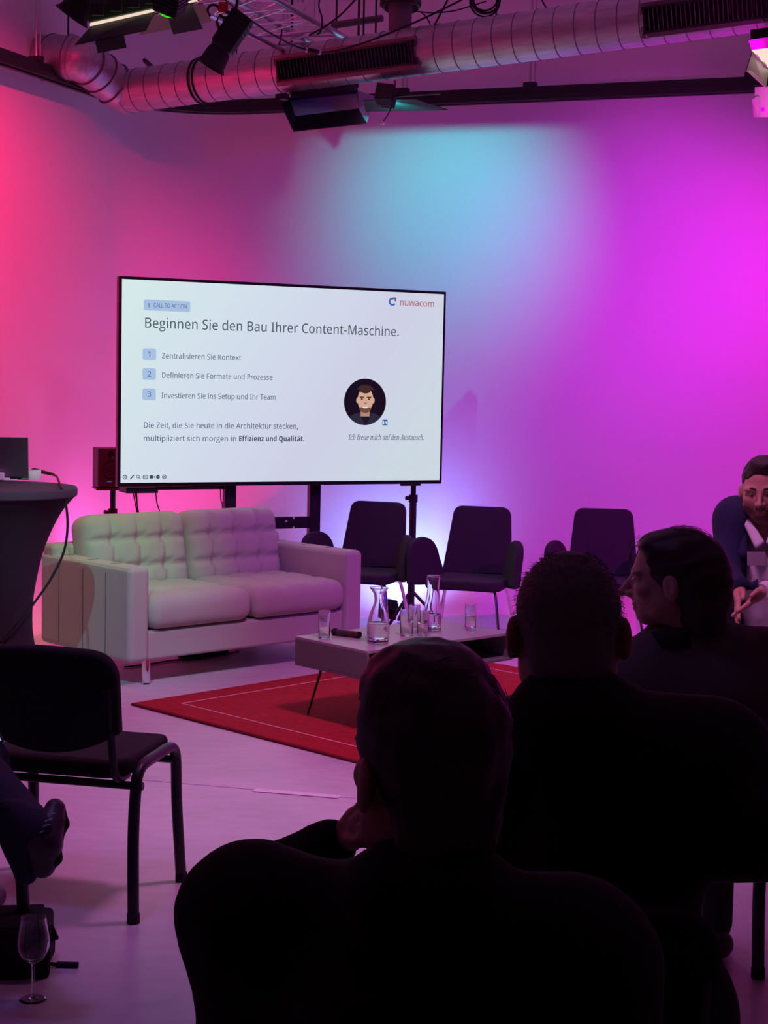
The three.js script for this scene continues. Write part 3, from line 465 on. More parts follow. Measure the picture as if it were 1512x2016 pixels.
// ---------------------------------------------------------------- bar table at the left with its things
{
  const H = 1.1, C = P(20, 945, 7.6), cx = C.x - 0.09, cz = C.z, R = 0.4;
  const t = thing('bar_table', 'bar table in a dark stretch cover at the left edge', 'table', V(cx, 0, cz));
  const prof = [[0.0, 0.0], [0.27, 0.0], [0.285, 0.02], [0.262, 0.12], [0.21, 0.32], [0.195, 0.45], [0.205, 0.6], [0.25, 0.8], [0.32, 0.96], [0.385, 1.045], [0.4, 1.06]];
  const sp = new THREE.SplineCurve(prof.slice(2).map(([x, y]) => new THREE.Vector2(x, y))).getPoints(60);
  const g = new THREE.LatheGeometry([new THREE.Vector2(0, 0.001), new THREE.Vector2(0.27, 0.001), ...sp], 56), p = g.attributes.position;
  for (let i = 0; i < p.count; i++) { const x = p.getX(i), z = p.getZ(i), y = p.getY(i), a = Math.atan2(z, x), k = 1 - 0.05 * (0.5 - 0.5 * Math.cos(4 * a)) * Math.sin(Math.min(1, y) * Math.PI); p.setX(i, x * k); p.setZ(i, z * k); } g.computeVertexNormals();
  mesh('stretch_cover', g, M.stretch, t);
  mesh('top_cap', lathe([[0, 1.055], [0.4, 1.055], [0.404, 1.062], [0.404, 1.09], [0.399, 1.098], [0, 1.1]], 56), S(0.05, 0.05, 0.05, 0.85, { bumpMap: rep(weave, 1), bumpScale: 0.0005 }), t);
  for (let i = 0; i < 4; i++) { const a = i * Math.PI / 2 + 0.785; mesh('foot_pocket', at(rbox(0.1, 0.02, 0.1, 0.008).rotateY(-a), Math.cos(a) * 0.24, 0.0105, Math.sin(a) * 0.24), M.stretch, t); }
  const T = (px, py) => { const q = G(px, py, H); return V(q.x, H + 0.0005, q.z); };
  const lp = T(-8, 943), l = thing('laptop', 'open dark grey laptop on the bar table, seen from behind', 'laptop', lp, Math.PI + 0.18);
  mesh('keyboard_base', at(rbox(0.33, 0.012, 0.22, 0.005), 0, 0.008, 0.02), M.laptop, l);
  const lid = rbox(0.33, 0.215, 0.006, 0.003); lid.translate(0, 0.1075, 0); lid.rotateX(-0.32); mesh('lid', lid.translate(0, 0.014, -0.09), M.laptop, l);
  mesh('hinge', at(new THREE.CylinderGeometry(0.006, 0.006, 0.26, 14).rotateZ(Math.PI / 2), 0, 0.014, -0.09), M.blackMatte, l);
  const rp = T(62, 944), r = thing('tape_roll', 'white roll of tape standing on the bar table', 'tape', rp);
  mesh('tape', lathe([[0.036, 0], [0.048, 0], [0.048, 0.048], [0.036, 0.048], [0.036, 0]], 40), M.white, r); mesh('core', lathe([[0.033, 0.001], [0.0358, 0.001], [0.0358, 0.047], [0.033, 0.047], [0.033, 0.001]], 40), M.gold, r);
  const ad = T(-2, 946), a = thing('power_adapter', 'small white power adapter at the left edge of the bar table', 'adapter', ad, 0.2); mesh('adapter_body', at(rbox(0.055, 0.04, 0.055, 0.009, 4), 0, 0.02, 0), M.white, a); mesh('plug_clip', at(rbox(0.03, 0.012, 0.02, 0.004), 0.04, 0.008, 0.005), M.white, a);
  const pen = T(30, 947); single('pen', 'white pen lying on the bar table before the laptop', 'pen', at(new THREE.CylinderGeometry(0.004, 0.004, 0.12, 10).rotateZ(Math.PI / 2).rotateY(0.3), pen.x - 0.05, pen.y + 0.0045, pen.z), M.white);
  const e0 = T(66, 930), e1 = T(104, 938); e0.y += 0.013; e1.y += 0.011;
  const ct = thing('cable_connector', 'black video cable connector on the bar table behind the tape', 'connector'); mesh('plug', between(e0, e1, 0.012, 0.008, 12), M.blackMatte, ct); mesh('sleeve', between(e1, T(112, 941).add(V(0, 0.007, 0)), 0.008, 0.004, 10), M.cable, ct);
  const rim = T(122, 946); rim.y = H + 0.006;
  single('cable', 'long black cable drooping from the bar table past the sofa', 'cable', tube([T(112, 941).add(V(0, 0.006, 0)), P(121, 945, 7.52).setY(H + 0.004), P(127, 975, 7.5), P(133, 1030, 7.5), P(126, 1085, 7.5), P(100, 1140, 7.48), P(70, 1183, 7.45), P(40, 1222, 7.42), P(-20, 1290, 7.4)], 0.0058, 70, 8), M.cable);
}

// ---------------------------------------------------------------- stacking chairs of the audience
function ovalTube(pts, rx, ry, n = 60) { const g = tube(pts, 1, n, 12, 0.5), c = new THREE.CatmullRomCurve3(pts, false, 'catmullrom', 0.5); return tube(pts, (rx + ry) / 2, n, 12); }
function stackingChair(label, pos, turn) {                                    // local -z is where the sitter looks
  const t = thing('stacking_chair', label, 'chair', pos, turn, 'black stacking chairs of the audience');
  for (const s of [-1, 1]) {
    const x = s * 0.25, g = tube([V(x + s * 0.012, 0.004, 0.215), V(x, 0.25, 0.19), V(x, 0.40, 0.172), V(x, 0.445, 0.15), V(x, 0.46, 0.10), V(x, 0.462, 0), V(x, 0.462, -0.1), V(x, 0.448, -0.152), V(x, 0.40, -0.176), V(x, 0.25, -0.19), V(x + s * 0.012, 0.004, -0.205)], 0.0178, 70, 12);
    mesh('side_frame', g, M.blackMetal, t);
    mesh('back_post', tube([V(s * 0.2, 0.425, 0.12), V(s * 0.2, 0.43, 0.19), V(s * 0.2, 0.47, 0.222), V(s * 0.2, 0.6, 0.25), V(s * 0.2, 0.72, 0.275)], 0.013, 30, 10), M.blackMetal, t);
    for (const z of [0.215, -0.205]) mesh('foot_cap', at(new THREE.CylinderGeometry(0.0195, 0.0195, 0.03, 14), s * 0.262, 0.015, z), M.blackMatte, t);
  }
  mesh('rear_bar', between(V(-0.27, 0.405, 0.165), V(0.27, 0.405, 0.165), 0.0125), M.blackMetal, t);
  mesh('front_bar', between(V(-0.25, 0.415, -0.15), V(0.25, 0.415, -0.15), 0.0125), M.blackMetal, t);
  const seat = extrude(roundRect(0.46, 0.42, 0.07), 0.055, 0.016, 10); { const q = seat.attributes.position; for (let i = 0; i < q.count; i++) { const x = q.getX(i); q.setZ(i, q.getZ(i) + 0.22 * x * x - 0.012); } seat.computeVertexNormals(); } seat.rotateX(-Math.PI / 2); mesh('seat', metreUV(at(seat, 0, 0.462, 0)), M.blackFab, t);
  const sh = new THREE.Shape(); sh.moveTo(-0.225, -0.1); sh.quadraticCurveTo(-0.12, -0.165, 0, -0.165); sh.quadraticCurveTo(0.12, -0.165, 0.225, -0.1); sh.lineTo(0.228, 0.06); sh.quadraticCurveTo(0.225, 0.15, 0.14, 0.158); sh.quadraticCurveTo(0, 0.175, -0.14, 0.158); sh.quadraticCurveTo(-0.225, 0.15, -0.228, 0.06); sh.lineTo(-0.225, -0.1);
  const back = extrude(sh, 0.045, 0.014, 14); { const q = back.attributes.position; for (let i = 0; i < q.count; i++) { const x = q.getX(i); q.setZ(i, q.getZ(i) - 0.55 * x * x); } back.computeVertexNormals(); } back.rotateX(0.18); mesh('backrest', metreUV(at(back, 0, 0.675, 0.275)), M.blackFab, t);
  return t;
}
stackingChair('empty black stacking chair at the lower left', V(-0.935, 0, -4.95), -0.22);
const CHAIR2 = V(-1.25, 0, -4.16); stackingChair('black stacking chair cut off by the left edge, with a sitter', CHAIR2, -0.12);

// ---------------------------------------------------------------- people
// head in its own axes: origin at the middle of the head, face towards +z
function headField(o = {}) {
  const nose = o.nose ?? 1, jaw = o.jaw ?? 1, lipBack = o.lip ?? 0;
  return (x, y, z) => {
    const ax = Math.abs(x);
    let d = ell(ax, y, z, [0, 0.032, -0.012], [0.077, 0.088, 0.098]);
    d = smin(d, ell(ax, y, z, [0, -0.03, 0.022], [0.063 * jaw, 0.082, 0.073]), 0.03);
    d = smin(d, ell(ax, y, z, [0, -0.095, 0.058], [0.030 * jaw, 0.02, 0.026]), 0.03);
    d = smin(d, ell(ax, y, z, [0.05 * jaw, -0.065, 0.005], [0.02, 0.03, 0.035]), 0.03);
    d = smin(d, ell(ax, y, z, [0.032, 0.022, 0.077], [0.032, 0.009, 0.014]), 0.02);          // brow
    d = smin(d, ell(ax, y, z, [0.046, -0.022, 0.064], [0.018, 0.016, 0.016]), 0.025);        // cheek bone
    d = smax(d, -ell(ax, y, z, [0.032, 0.004, 0.098], [0.017, 0.011, 0.013]), 0.012);        // eye socket
    d = smin(d, ell(ax, y, z, [0.031, 0.003, 0.078], [0.0125, 0.0105, 0.0125]), 0.004);      // eyeball under lids
    d = smin(d, cap(ax, y, z, [0, 0.012, 0.088], [0, -0.032, 0.104 + 0.014 * nose], 0.007, 0.0105), 0.014);
    d = smin(d, cap(ax, y, z, [0, -0.032, 0.1 + 0.012 * nose], [0, -0.046, 0.088], 0.0085, 0.008), 0.008);
    d = smin(d, ell(ax, y, z, [0.011, -0.036, 0.1], [0.0085, 0.008, 0.011]), 0.008);         // nostril wings
    d = smin(d, ell(ax, y, z, [0, -0.0615, 0.088 - lipBack], [0.022, 0.0065, 0.011]), 0.008);           // upper lip
    d = smin(d, ell(ax, y, z, [0, -0.0745, 0.0865 - lipBack], [0.019, 0.0075, 0.011]), 0.008);         // lower lip
    d = smax(d, -cap(ax, y, z, [-0.02, -0.068, 0.102 - lipBack], [0.02, -0.068, 0.102 - lipBack], 0.003), 0.005);
    let e = ell(ax + 0.25 * (z + 0.012), y - 0.2 * (z + 0.012), z, [0.086, -0.012, -0.014], [0.011, 0.034, 0.021]);   // ear
    e = smax(e, -ell(ax, y, z, [0.1, -0.008, -0.008], [0.008, 0.02, 0.011]), 0.006); d = smin(d, e, 0.012);
    d = smin(d, cap(x, y, z, [0, -0.06, -0.022], [0, -0.19, -0.045], 0.052 * (o.neck ?? 1), 0.058 * (o.neck ?? 1)), 0.03);
    return d;
  };
}
const headGeo = (o, h = 0.0042) => nets(headField(o), [-0.115, -0.2, -0.13], [0.115, 0.14, 0.145], h);
function place(g, pos, yaw, pitch = 0, roll = 0, s = 1) { return g.applyMatrix4(new THREE.Matrix4().compose(pos, new THREE.Quaternion().setFromEuler(new THREE.Euler(pitch, yaw, roll, 'YXZ')), V(s, s, s))); }
const A3 = (v) => [v.x, v.y, v.z];
function strand(rows, r = 0.0007) { return merge(rows.map((pts) => new THREE.TubeGeometry(new THREE.CatmullRomCurve3(pts), 7, r, 3))); }
function addFace(group, pos, yaw, pitch, roll, s, hairMat, lb = 0) {
  for (const k of [-1, 1]) mesh('eye', place(at(new THREE.SphereGeometry(0.0098, 16, 12), k * 0.031, 0.002, 0.0812), pos, yaw, pitch, roll, s), M.eye, group);
  for (const k of [-1, 1]) mesh('iris', place(at(new THREE.SphereGeometry(0.006, 14, 10), k * 0.031, 0.0015, 0.0862), pos, yaw, pitch, roll, s), M.iris, group);
  for (const k of [-1, 1]) mesh('eyebrow', place(tube([V(k * 0.014, 0.024, 0.0935), V(k * 0.03, 0.029, 0.091), V(k * 0.048, 0.023, 0.079)], 0.0036, 12, 6), pos, yaw, pitch, roll, s), hairMat, group);
  mesh('lips', place(merge([tube([V(-0.02, -0.0665, 0.0885 - lb), V(-0.006, -0.0632, 0.0965 - lb), V(0, -0.0642, 0.0972 - lb), V(0.006, -0.0632, 0.0965 - lb), V(0.02, -0.0665, 0.0885 - lb)], 0.0026, 14, 6), tube([V(-0.018, -0.0685, 0.0885 - lb), V(0, -0.0728, 0.0948 - lb), V(0.018, -0.0685, 0.0885 - lb)], 0.003, 14, 6)]), pos, yaw, pitch, roll, s), M.lip, group);
}
// one hand as bones: wrist w, pointing along d, palm normal n; curl bends the fingers, spread fans them
function handBones(w, dir, normal, side, curl, size = 1) {
  const d = dir.clone().normalize(), n = normal.clone().addScaledVector(d, -normal.dot(d)).normalize(), r = d.clone().cross(n).multiplyScalar(side), out = [];
  const pt = (a, b, c) => w.clone().addScaledVector(d, a * size).addScaledVector(r, b * size).addScaledVector(n, c * size);
  out.push([A3(pt(0, 0, 0)), A3(pt(0.045, 0.012, 0)), 0.024 * size, 0.021 * size], [A3(pt(0, 0, 0)), A3(pt(0.078, 0.026, 0)), 0.02 * size, 0.0125 * size], [A3(pt(0, 0, 0)), A3(pt(0.078, 0, 0)), 0.02 * size, 0.0125 * size], [A3(pt(0, 0, 0)), A3(pt(0.072, -0.026, 0)), 0.02 * size, 0.0115 * size]);
  [[0.027, 0.042, 0.025, 0.021], [0.009, 0.046, 0.028, 0.022], [-0.01, 0.042, 0.026, 0.021], [-0.028, 0.033, 0.02, 0.018]].forEach(([b, l1, l2, l3], i) => {
    let a = pt(0.08 - 0.004 * Math.abs(i - 1), b, 0), ang = 0; [l1, l2, l3].forEach((L, k) => { ang += curl * [0.5, 0.9, 0.6][k]; const q = a.clone().addScaledVector(d, L * size * Math.cos(ang)).addScaledVector(n, L * size * Math.sin(ang)); out.push([A3(a), A3(q), (0.0098 - 0.0008 * k) * size, (0.009 - 0.0008 * k) * size]); a = q; });
  });
  const t0 = pt(0.022, 0.022, 0.006), t1 = pt(0.052, 0.046, 0.012), t2 = pt(0.083, 0.05, 0.014); out.push([A3(t0), A3(t1), 0.013 * size, 0.0105 * size], [A3(t1), A3(t2), 0.0105 * size, 0.0085 * size]);
  return out;
}
const handGeo = (b, h = 0.004) => bones(b, 0.006, h);

// --- man in dark jacket, nearest to the camera
{
  const z0 = 1.93, hc = P(838, 1512, z0), yaw = Math.PI + 0.42, pt = -0.02, s = 1.0;
  const t = thing('person', 'person with tousled dark hair and dark jacket in the foreground, seen from behind', 'person', V(0, 0, 0));
  const J = (x, y, z) => A3(P(x, y, z));
  const hips = P(880, 2560, 1.95), floorY = 0.03;
  const hip = [hips.x, 0.56, hips.z], chest = [P(830, 1960, 1.93).x, 0.86, -1.93], neckB = J(838, 1770, 1.88), Ls = J(496, 1806, 1.98), Rs = J(1130, 1892, 1.88), Le = J(505, 2110, 2.02), Re = J(1235, 2230, 1.9);
  const Lw = J(690, 1650, 2.26), Rw = [Re[0] - 0.14, 0.64, Re[2] - 0.26];
  const coat = [[hip, chest, 0.16, 0.16], [chest, neckB, 0.13, 0.062], [chest, Ls, 0.12, 0.075], [chest, Rs, 0.12, 0.08], [neckB, Ls, 0.05, 0.062], [neckB, Rs, 0.056, 0.08], [J(770, 1752, 1.86), J(915, 1752, 1.85), 0.045, 0.045], [Ls, Le, 0.086, 0.072], [Le, J(470, 1770, 2.2), 0.06, 0.05], [J(470, 1770, 2.2), [Lw[0] - 0.03, Lw[1] - 0.01, Lw[2]], 0.048, 0.04], [Rs, Re, 0.085, 0.072], [Re, Rw, 0.066, 0.042], [[hip[0] - 0.08, 0.55, hip[2]], [hip[0] + 0.08, 0.55, hip[2]], 0.15, 0.15]];
  const headG = place(headGeo({ jaw: 1.06 }), hc, yaw, pt, 0.03, s);
  const lh = handBones(P(686, 1645, 2.26), P(735, 1585, 2.1).sub(P(686, 1645, 2.26)), V(1, 0, 0.6), 1, 0.6), rh = handBones(V(...Rw), V(-0.5, -0.15, -0.8), V(0, -1, 0), -1, 0.4);
  mesh('body', merge([headG, handGeo(lh, 0.005), handGeo(rh, 0.005)]), M.skin, t);
  const jacket = mesh('jacket', bones(coat, 0.055, 0.012, (d, x, y, z) => d + 0.004 * fbm(x * 9, y * 9, z * 9)), M.black, t);
  const cpos = P(838, 1752, 1.9);
  mesh('shirt_collar', place(lathe([[0.075, -0.02], [0.088, -0.018], [0.08, 0.036], [0.076, 0.037], [0.075, -0.02]], 36), cpos, 0, -0.05, 0.0), M.shirt, t);
  const leg = (sx) => { const k = [hip[0] + sx * 0.13, 0.52, hip[2] - 0.42], a = [k[0] + sx * 0.02, 0.1, k[2] - 0.02]; return [[[hip[0] + sx * 0.09, 0.55, hip[2]], k, 0.09, 0.068], [k, a, 0.066, 0.05]]; };
  mesh('trousers', bones([...leg(-1), ...leg(1)], 0.04, 0.015), M.denim, t);
  for (const sx of [-1, 1]) mesh('shoe', bones([[[hip[0] + sx * 0.15, 0.05, hip[2] - 0.41], [hip[0] + sx * 0.17, 0.042, hip[2] - 0.6], 0.046, 0.04]], 0.02, 0.01, (d, x, y, z) => smax(d, 0.003 - y, 0.004)), M.shoe, t);
  const field = (x, y, z) => {
    let d = ell(x, y, z, [0.0, 0.045, -0.02], [0.09, 0.1, 0.109]); d = smin(d, ell(x, y, z, [0.0, 0.11, 0.02], [0.07, 0.04, 0.075]), 0.05); d = smin(d, ell(x, y, z, [0, -0.05, -0.07], [0.066, 0.07, 0.05]), 0.04);
    d = smax(d, -ell(x, y, z, [0, -0.05, 0.09], [0.1, 0.115, 0.07]), 0.02); d = smax(d, -(y + 0.105 + 0.3 * (z + 0.02)), 0.01); for (const k of [-1, 1]) d = smax(d, -ell(x, y, z, [k * 0.09, -0.035, 0.0], [0.03, 0.05, 0.035]), 0.01);
    return d - 0.004 * Math.sin(30 * (x + 0.6 * y) + 4 * fbm(x * 8, y * 8, z * 8)) * 0.8 + 0.003 * fbm(x * 30, y * 30, z * 30);
  };
  const locks = [];                                        // strands that follow the swept-over hair, most of them close to it
  for (let i = 0; i < 260; i++) {
    const a0 = 0.25 + rnd() * 2.5, zz = -0.1 + rnd() * 0.17, lift = 1.0 + 0.045 * rnd(), pts = [];
    for (let k = 0; k < 4; k++) { const a = a0 + k * 0.16, f = Math.sqrt(Math.max(0.05, 1 - ((zz + 0.02) / 0.115) ** 2)); pts.push(V(Math.cos(a) * 0.092 * f * lift, 0.045 + Math.sin(a) * 0.104 * f * lift + (zz > 0 ? 0.004 : 0), zz + k * 0.006)); }
    locks.push(pts);
  }
  for (let i = 0; i < 34; i++) { const y = 0.05 + rnd() * 0.06, x = -0.078 - 0.01 * rnd(); locks.push([V(x * 0.92, y, 0.02), V(x - 0.006, y - 0.005, 0.045 + 0.015 * rnd()), V(x - 0.008 - 0.006 * rnd(), y - 0.035, 0.055 + 0.015 * rnd()), V(x - 0.002, y - 0.055 - 0.02 * rnd(), 0.06)]); }
  mesh('hair', place(merge([nets(field, [-0.13, -0.15, -0.16], [0.13, 0.18, 0.13], 0.0048), strand(locks, 0.0005)]), hc, yaw, pt, 0.03, s), M.hairDark, t);
  addFace(t, hc, yaw, pt, 0.03, s, M.hairDark);
  stackingChair('black stacking chair under the person in the foreground', V(hip[0], 0, hip[2] - 0.02), 0.1);
}
// --- man with cropped grey hair
{
  const z0 = 2.62, hc = P(1118, 1238, z0), yaw = Math.PI - 0.05, s = 1.05;
  const t = thing('person', 'person with cropped grey hair and black sweater, seen from behind, right of the middle', 'person', V(0, 0, 0));
  const J = (x, y, z) => A3(P(x, y, z));
  const hip = [P(1200, 1500, 2.66).x, 0.56, -2.68], chest = [P(1190, 1620, 2.65).x, 0.95, -2.64], neckB = J(1122, 1412, 2.57), Ls = J(1010, 1500, 2.66), Rs = J(1400, 1503, 2.6), Le = J(905, 1760, 2.7), Re = J(1470, 1640, 2.52);
  const coat = [[hip, chest, 0.165, 0.165], [chest, neckB, 0.14, 0.068], [chest, Ls, 0.13, 0.09], [chest, Rs, 0.13, 0.09], [neckB, Ls, 0.06, 0.082], [neckB, Rs, 0.065, 0.085], [Ls, Le, 0.086, 0.06], [Rs, Re, 0.088, 0.066], [J(1075, 1422, 2.54), J(1182, 1414, 2.54), 0.055, 0.055], [Re, [Re[0] - 0.12, Re[1] - 0.12, Re[2] - 0.24], 0.06, 0.042], [Le, [Le[0] + 0.08, Le[1] - 0.08, Le[2] - 0.24], 0.056, 0.042], [[hip[0] - 0.09, 0.56, hip[2]], [hip[0] + 0.09, 0.56, hip[2]], 0.15, 0.15]];
  const rh = handBones(V(Re[0] - 0.14, Re[1] - 0.13, Re[2] - 0.27), V(-0.6, -0.5, -0.6), V(0, -1, 0), -1, 0.5), lh = handBones(V(Le[0] + 0.09, Le[1] - 0.09, Le[2] - 0.26), V(0.5, -0.4, -0.7), V(0, -1, 0), 1, 0.5);
  mesh('body', merge([place(headGeo({ jaw: 1.1, neck: 1.12 }), hc, yaw, 0.02, -0.02, s), handGeo(rh, 0.005), handGeo(lh, 0.005)]), M.skin, t);
  mesh('sweater', bones(coat, 0.06, 0.012, (d, x, y, z) => d + 0.003 * fbm(x * 10, y * 10, z * 10)), M.black, t);
  const leg = (sx) => { const k = [hip[0] + sx * 0.13, 0.52, hip[2] - 0.42], a = [k[0] + sx * 0.02, 0.1, k[2] - 0.02]; return [[[hip[0] + sx * 0.09, 0.55, hip[2]], k, 0.09, 0.068], [k, a, 0.066, 0.05]]; };
  mesh('trousers', bones([...leg(-1), ...leg(1)], 0.04, 0.015), M.denim, t);
  for (const sx of [-1, 1]) mesh('shoe', bones([[[hip[0] + sx * 0.15, 0.05, hip[2] - 0.41], [hip[0] + sx * 0.17, 0.042, hip[2] - 0.6], 0.046, 0.04]], 0.02, 0.01, (d, x, y) => smax(d, 0.003 - y, 0.004)), M.shoe, t);
  const field = (x, y, z) => {
    let d = ell(x, y, z, [0.0, 0.033, -0.014], [0.081, 0.0905, 0.102]); d = smin(d, ell(x, y, z, [0, -0.05, -0.06], [0.062, 0.06, 0.046]), 0.04);
    d = smax(d, -ell(x, y, z, [0, -0.04, 0.095], [0.1, 0.13, 0.075]), 0.02); d = smax(d, -(y + 0.085 + 0.25 * (z + 0.02)), 0.01); for (const k of [-1, 1]) d = smax(d, -ell(x, y, z, [k * 0.088, -0.03, 0.0], [0.03, 0.045, 0.035]), 0.01);
    return d + 0.0025 * fbm(x * 60, y * 60, z * 60);
  };
  const locks = []; for (let i = 0; i < 1500; i++) { const a = rnd() * Math.PI * 2, e = -0.35 + rnd() * 1.6, c = Math.cos(e), n = V(Math.cos(a) * c, Math.sin(e), Math.sin(a) * c); if (n.z > 0.75 || (n.z > 0.3 && n.y < 0.5)) continue; const b = V(n.x * 0.081, 0.033 + n.y * 0.09, -0.014 + n.z * 0.102), L = 0.003 + 0.0055 * rnd(); locks.push([b.clone().addScaledVector(n, -0.004), b.clone().addScaledVector(n, L * 0.5), b.clone().addScaledVector(n, L).add(V((rnd() - 0.5) * 0.008, -0.003, (rnd() - 0.5) * 0.008))]); }
  mesh('hair', place(merge([nets(field, [-0.11, -0.14, -0.14], [0.11, 0.15, 0.12], 0.0045), strand(locks, 0.00035)]), hc, yaw, 0.02, -0.02, s), M.hairGrey, t);
  addFace(t, hc, yaw, 0.02, -0.02, s, M.hairGrey);
  stackingChair('black stacking chair under the grey-haired person', V(hip[0] - 0.075, 0, hip[2] - 0.02), 0.0);
}
// --- woman in profile
{
  const z0 = 4.0, hc = P(1318, 1140, z0), yaw = -Math.PI / 2 - 0.3, s = 0.99;
  const t = thing('person', 'person with dark tied-back hair and brown sweater, face turned to the left', 'person', V(0, 0, 0));
  const J = (x, y, z) => A3(P(x, y, z));
  const hip = [P(1400, 1500, 4.05).x, 0.55, -4.08], chest = [P(1400, 1420, 4.02).x, 0.86, -4.03], neckB = J(1345, 1262, 4.02), Ls = J(1258, 1345, 4.0), Rs = J(1510, 1320, 4.06), Le = J(1225, 1500, 4.15), Re = J(1560, 1510, 4.12);
  const coat = [[hip, chest, 0.15, 0.145], [chest, neckB, 0.13, 0.06], [chest, Ls, 0.12, 0.085], [chest, Rs, 0.12, 0.085], [neckB, Ls, 0.055, 0.075], [neckB, Rs, 0.06, 0.075], [Ls, Le, 0.074, 0.052], [Rs, Re, 0.074, 0.055], [Le, [Le[0] + 0.1, Le[1] - 0.06, Le[2] - 0.22], 0.05, 0.036], [Re, [Re[0] - 0.14, Re[1] - 0.06, Re[2] - 0.22], 0.05, 0.036], [[hip[0] - 0.08, 0.55, hip[2]], [hip[0] + 0.08, 0.55, hip[2]], 0.14, 0.14]];
  const rh = handBones(V(Re[0] - 0.16, Re[1] - 0.065, Re[2] - 0.24), V(-0.7, -0.2, -0.5), V(0, -1, 0), -1, 0.5, 0.9), lh = handBones(V(Le[0] + 0.11, Le[1] - 0.065, Le[2] - 0.24), V(0.5, -0.2, -0.6), V(0, -1, 0), 1, 0.5, 0.9);
  mesh('body', merge([place(headGeo({ jaw: 0.93, neck: 0.85, nose: 1.3, lip: 0.003 }, 0.0034), hc, yaw, 0.06, 0, s), handGeo(rh), handGeo(lh)]), M.skin, t);
  mesh('sweater', bones(coat, 0.08, 0.013, (d, x, y, z) => d + 0.002 * fbm(x * 14, y * 14, z * 14)), M.brownKnit, t);
  const leg = (sx) => { const k = [hip[0] + sx * 0.11, 0.52, hip[2] - 0.4], a = [k[0] + sx * 0.02, 0.1, k[2] - 0.02]; return [[[hip[0] + sx * 0.08, 0.54, hip[2]], k, 0.085, 0.06], [k, a, 0.058, 0.044]]; };
  mesh('trousers', bones([...leg(-1), ...leg(1)], 0.04, 0.015), M.denim, t);
  for (const sx of [-1, 1]) mesh('shoe', bones([[[hip[0] + sx * 0.13, 0.05, hip[2] - 0.39], [hip[0] + sx * 0.14, 0.042, hip[2] - 0.56], 0.043, 0.036]], 0.02, 0.01, (d, x, y) => smax(d, 0.003 - y, 0.004)), M.shoe, t);
  const field = (x, y, z) => {
    let d = ell(x, y, z, [0, 0.037, -0.03], [0.092, 0.095, 0.108]); d = smin(d, ell(x, y, z, [0, -0.03, -0.085], [0.085, 0.105, 0.075]), 0.05); d = smin(d, ell(x, y, z, [0, -0.115, -0.075], [0.06, 0.05, 0.05]), 0.04); d = smin(d, ell(x, y, z, [0, 0.088, 0.03], [0.07, 0.03, 0.046]), 0.03);
    d = smax(d, -ell(x, y, z, [0, -0.03, 0.1], [0.12, 0.115, 0.075]), 0.02); d = smax(d, -ell(x, y, z, [0, -0.12, 0.07], [0.12, 0.09, 0.09]), 0.02);
    return d - 0.0016 * Math.sin(110 * y + 60 * z + 5 * fbm(x * 10, y * 10, z * 10));
  };
  const locks = []; for (let i = 0; i < 90; i++) { const a = Math.PI * (rnd() * 1.0 + 0.05), x = (rnd() - 0.5) * 0.1, r = 0.1 + 0.007 * rnd(), y = 0.037, zc = -0.03; locks.push([V(x, y + Math.sin(a) * r * 0.88, zc + Math.cos(a) * r), V(x * 1.1, y + Math.sin(a + 0.3) * r * 0.91, zc + Math.cos(a + 0.3) * (r + 0.003)), V(x * 1.1, y + Math.sin(a + 0.55) * r * 0.9, zc + Math.cos(a + 0.55) * (r + 0.002))]); }
  for (let i = 0; i < 10; i++) { const y = 0.03 + rnd() * 0.04, x = 0.04 * (rnd() - 0.5); locks.push([V(x, y + 0.05, 0.07), V(x, y + 0.035, 0.088 + 0.008 * rnd()), V(x, y + 0.01, 0.096 + 0.008 * rnd()), V(x, y - 0.01, 0.094)]); }
  const hair = mesh('hair', place(merge([nets(field, [-0.13, -0.2, -0.19], [0.13, 0.16, 0.12], 0.0045), strand(locks, 0.0006)]), hc, yaw, 0.06, 0, s), M.hairDark, t);
  mesh('hair_tie', place(at(new THREE.TorusGeometry(0.02, 0.0075, 10, 24), 0.03, 0.0, -0.148), hc, yaw, 0.06, 0, s), S(0.09, 0.06, 0.045, 0.9), hair);
  mesh('earring', place(at(new THREE.TorusGeometry(0.006, 0.0014, 8, 18), -0.083, -0.058, -0.012), hc, yaw, 0.06, 0, s), M.steel, t);
  mesh('shirt_collar', place(lathe([[0.05, 0], [0.075, -0.004], [0.062, 0.03], [0.052, 0.034], [0.05, 0]], 30), P(1330, 1262, 3.99), 0, 0, 0.12), M.black, t);
  addFace(t, hc, yaw, 0.06, 0, s, M.hairDark, 0.003);
  stackingChair('black stacking chair under the person in the brown sweater', V(hip[0] - 0.02, 0, hip[2] - 0.03), 0.12);
}
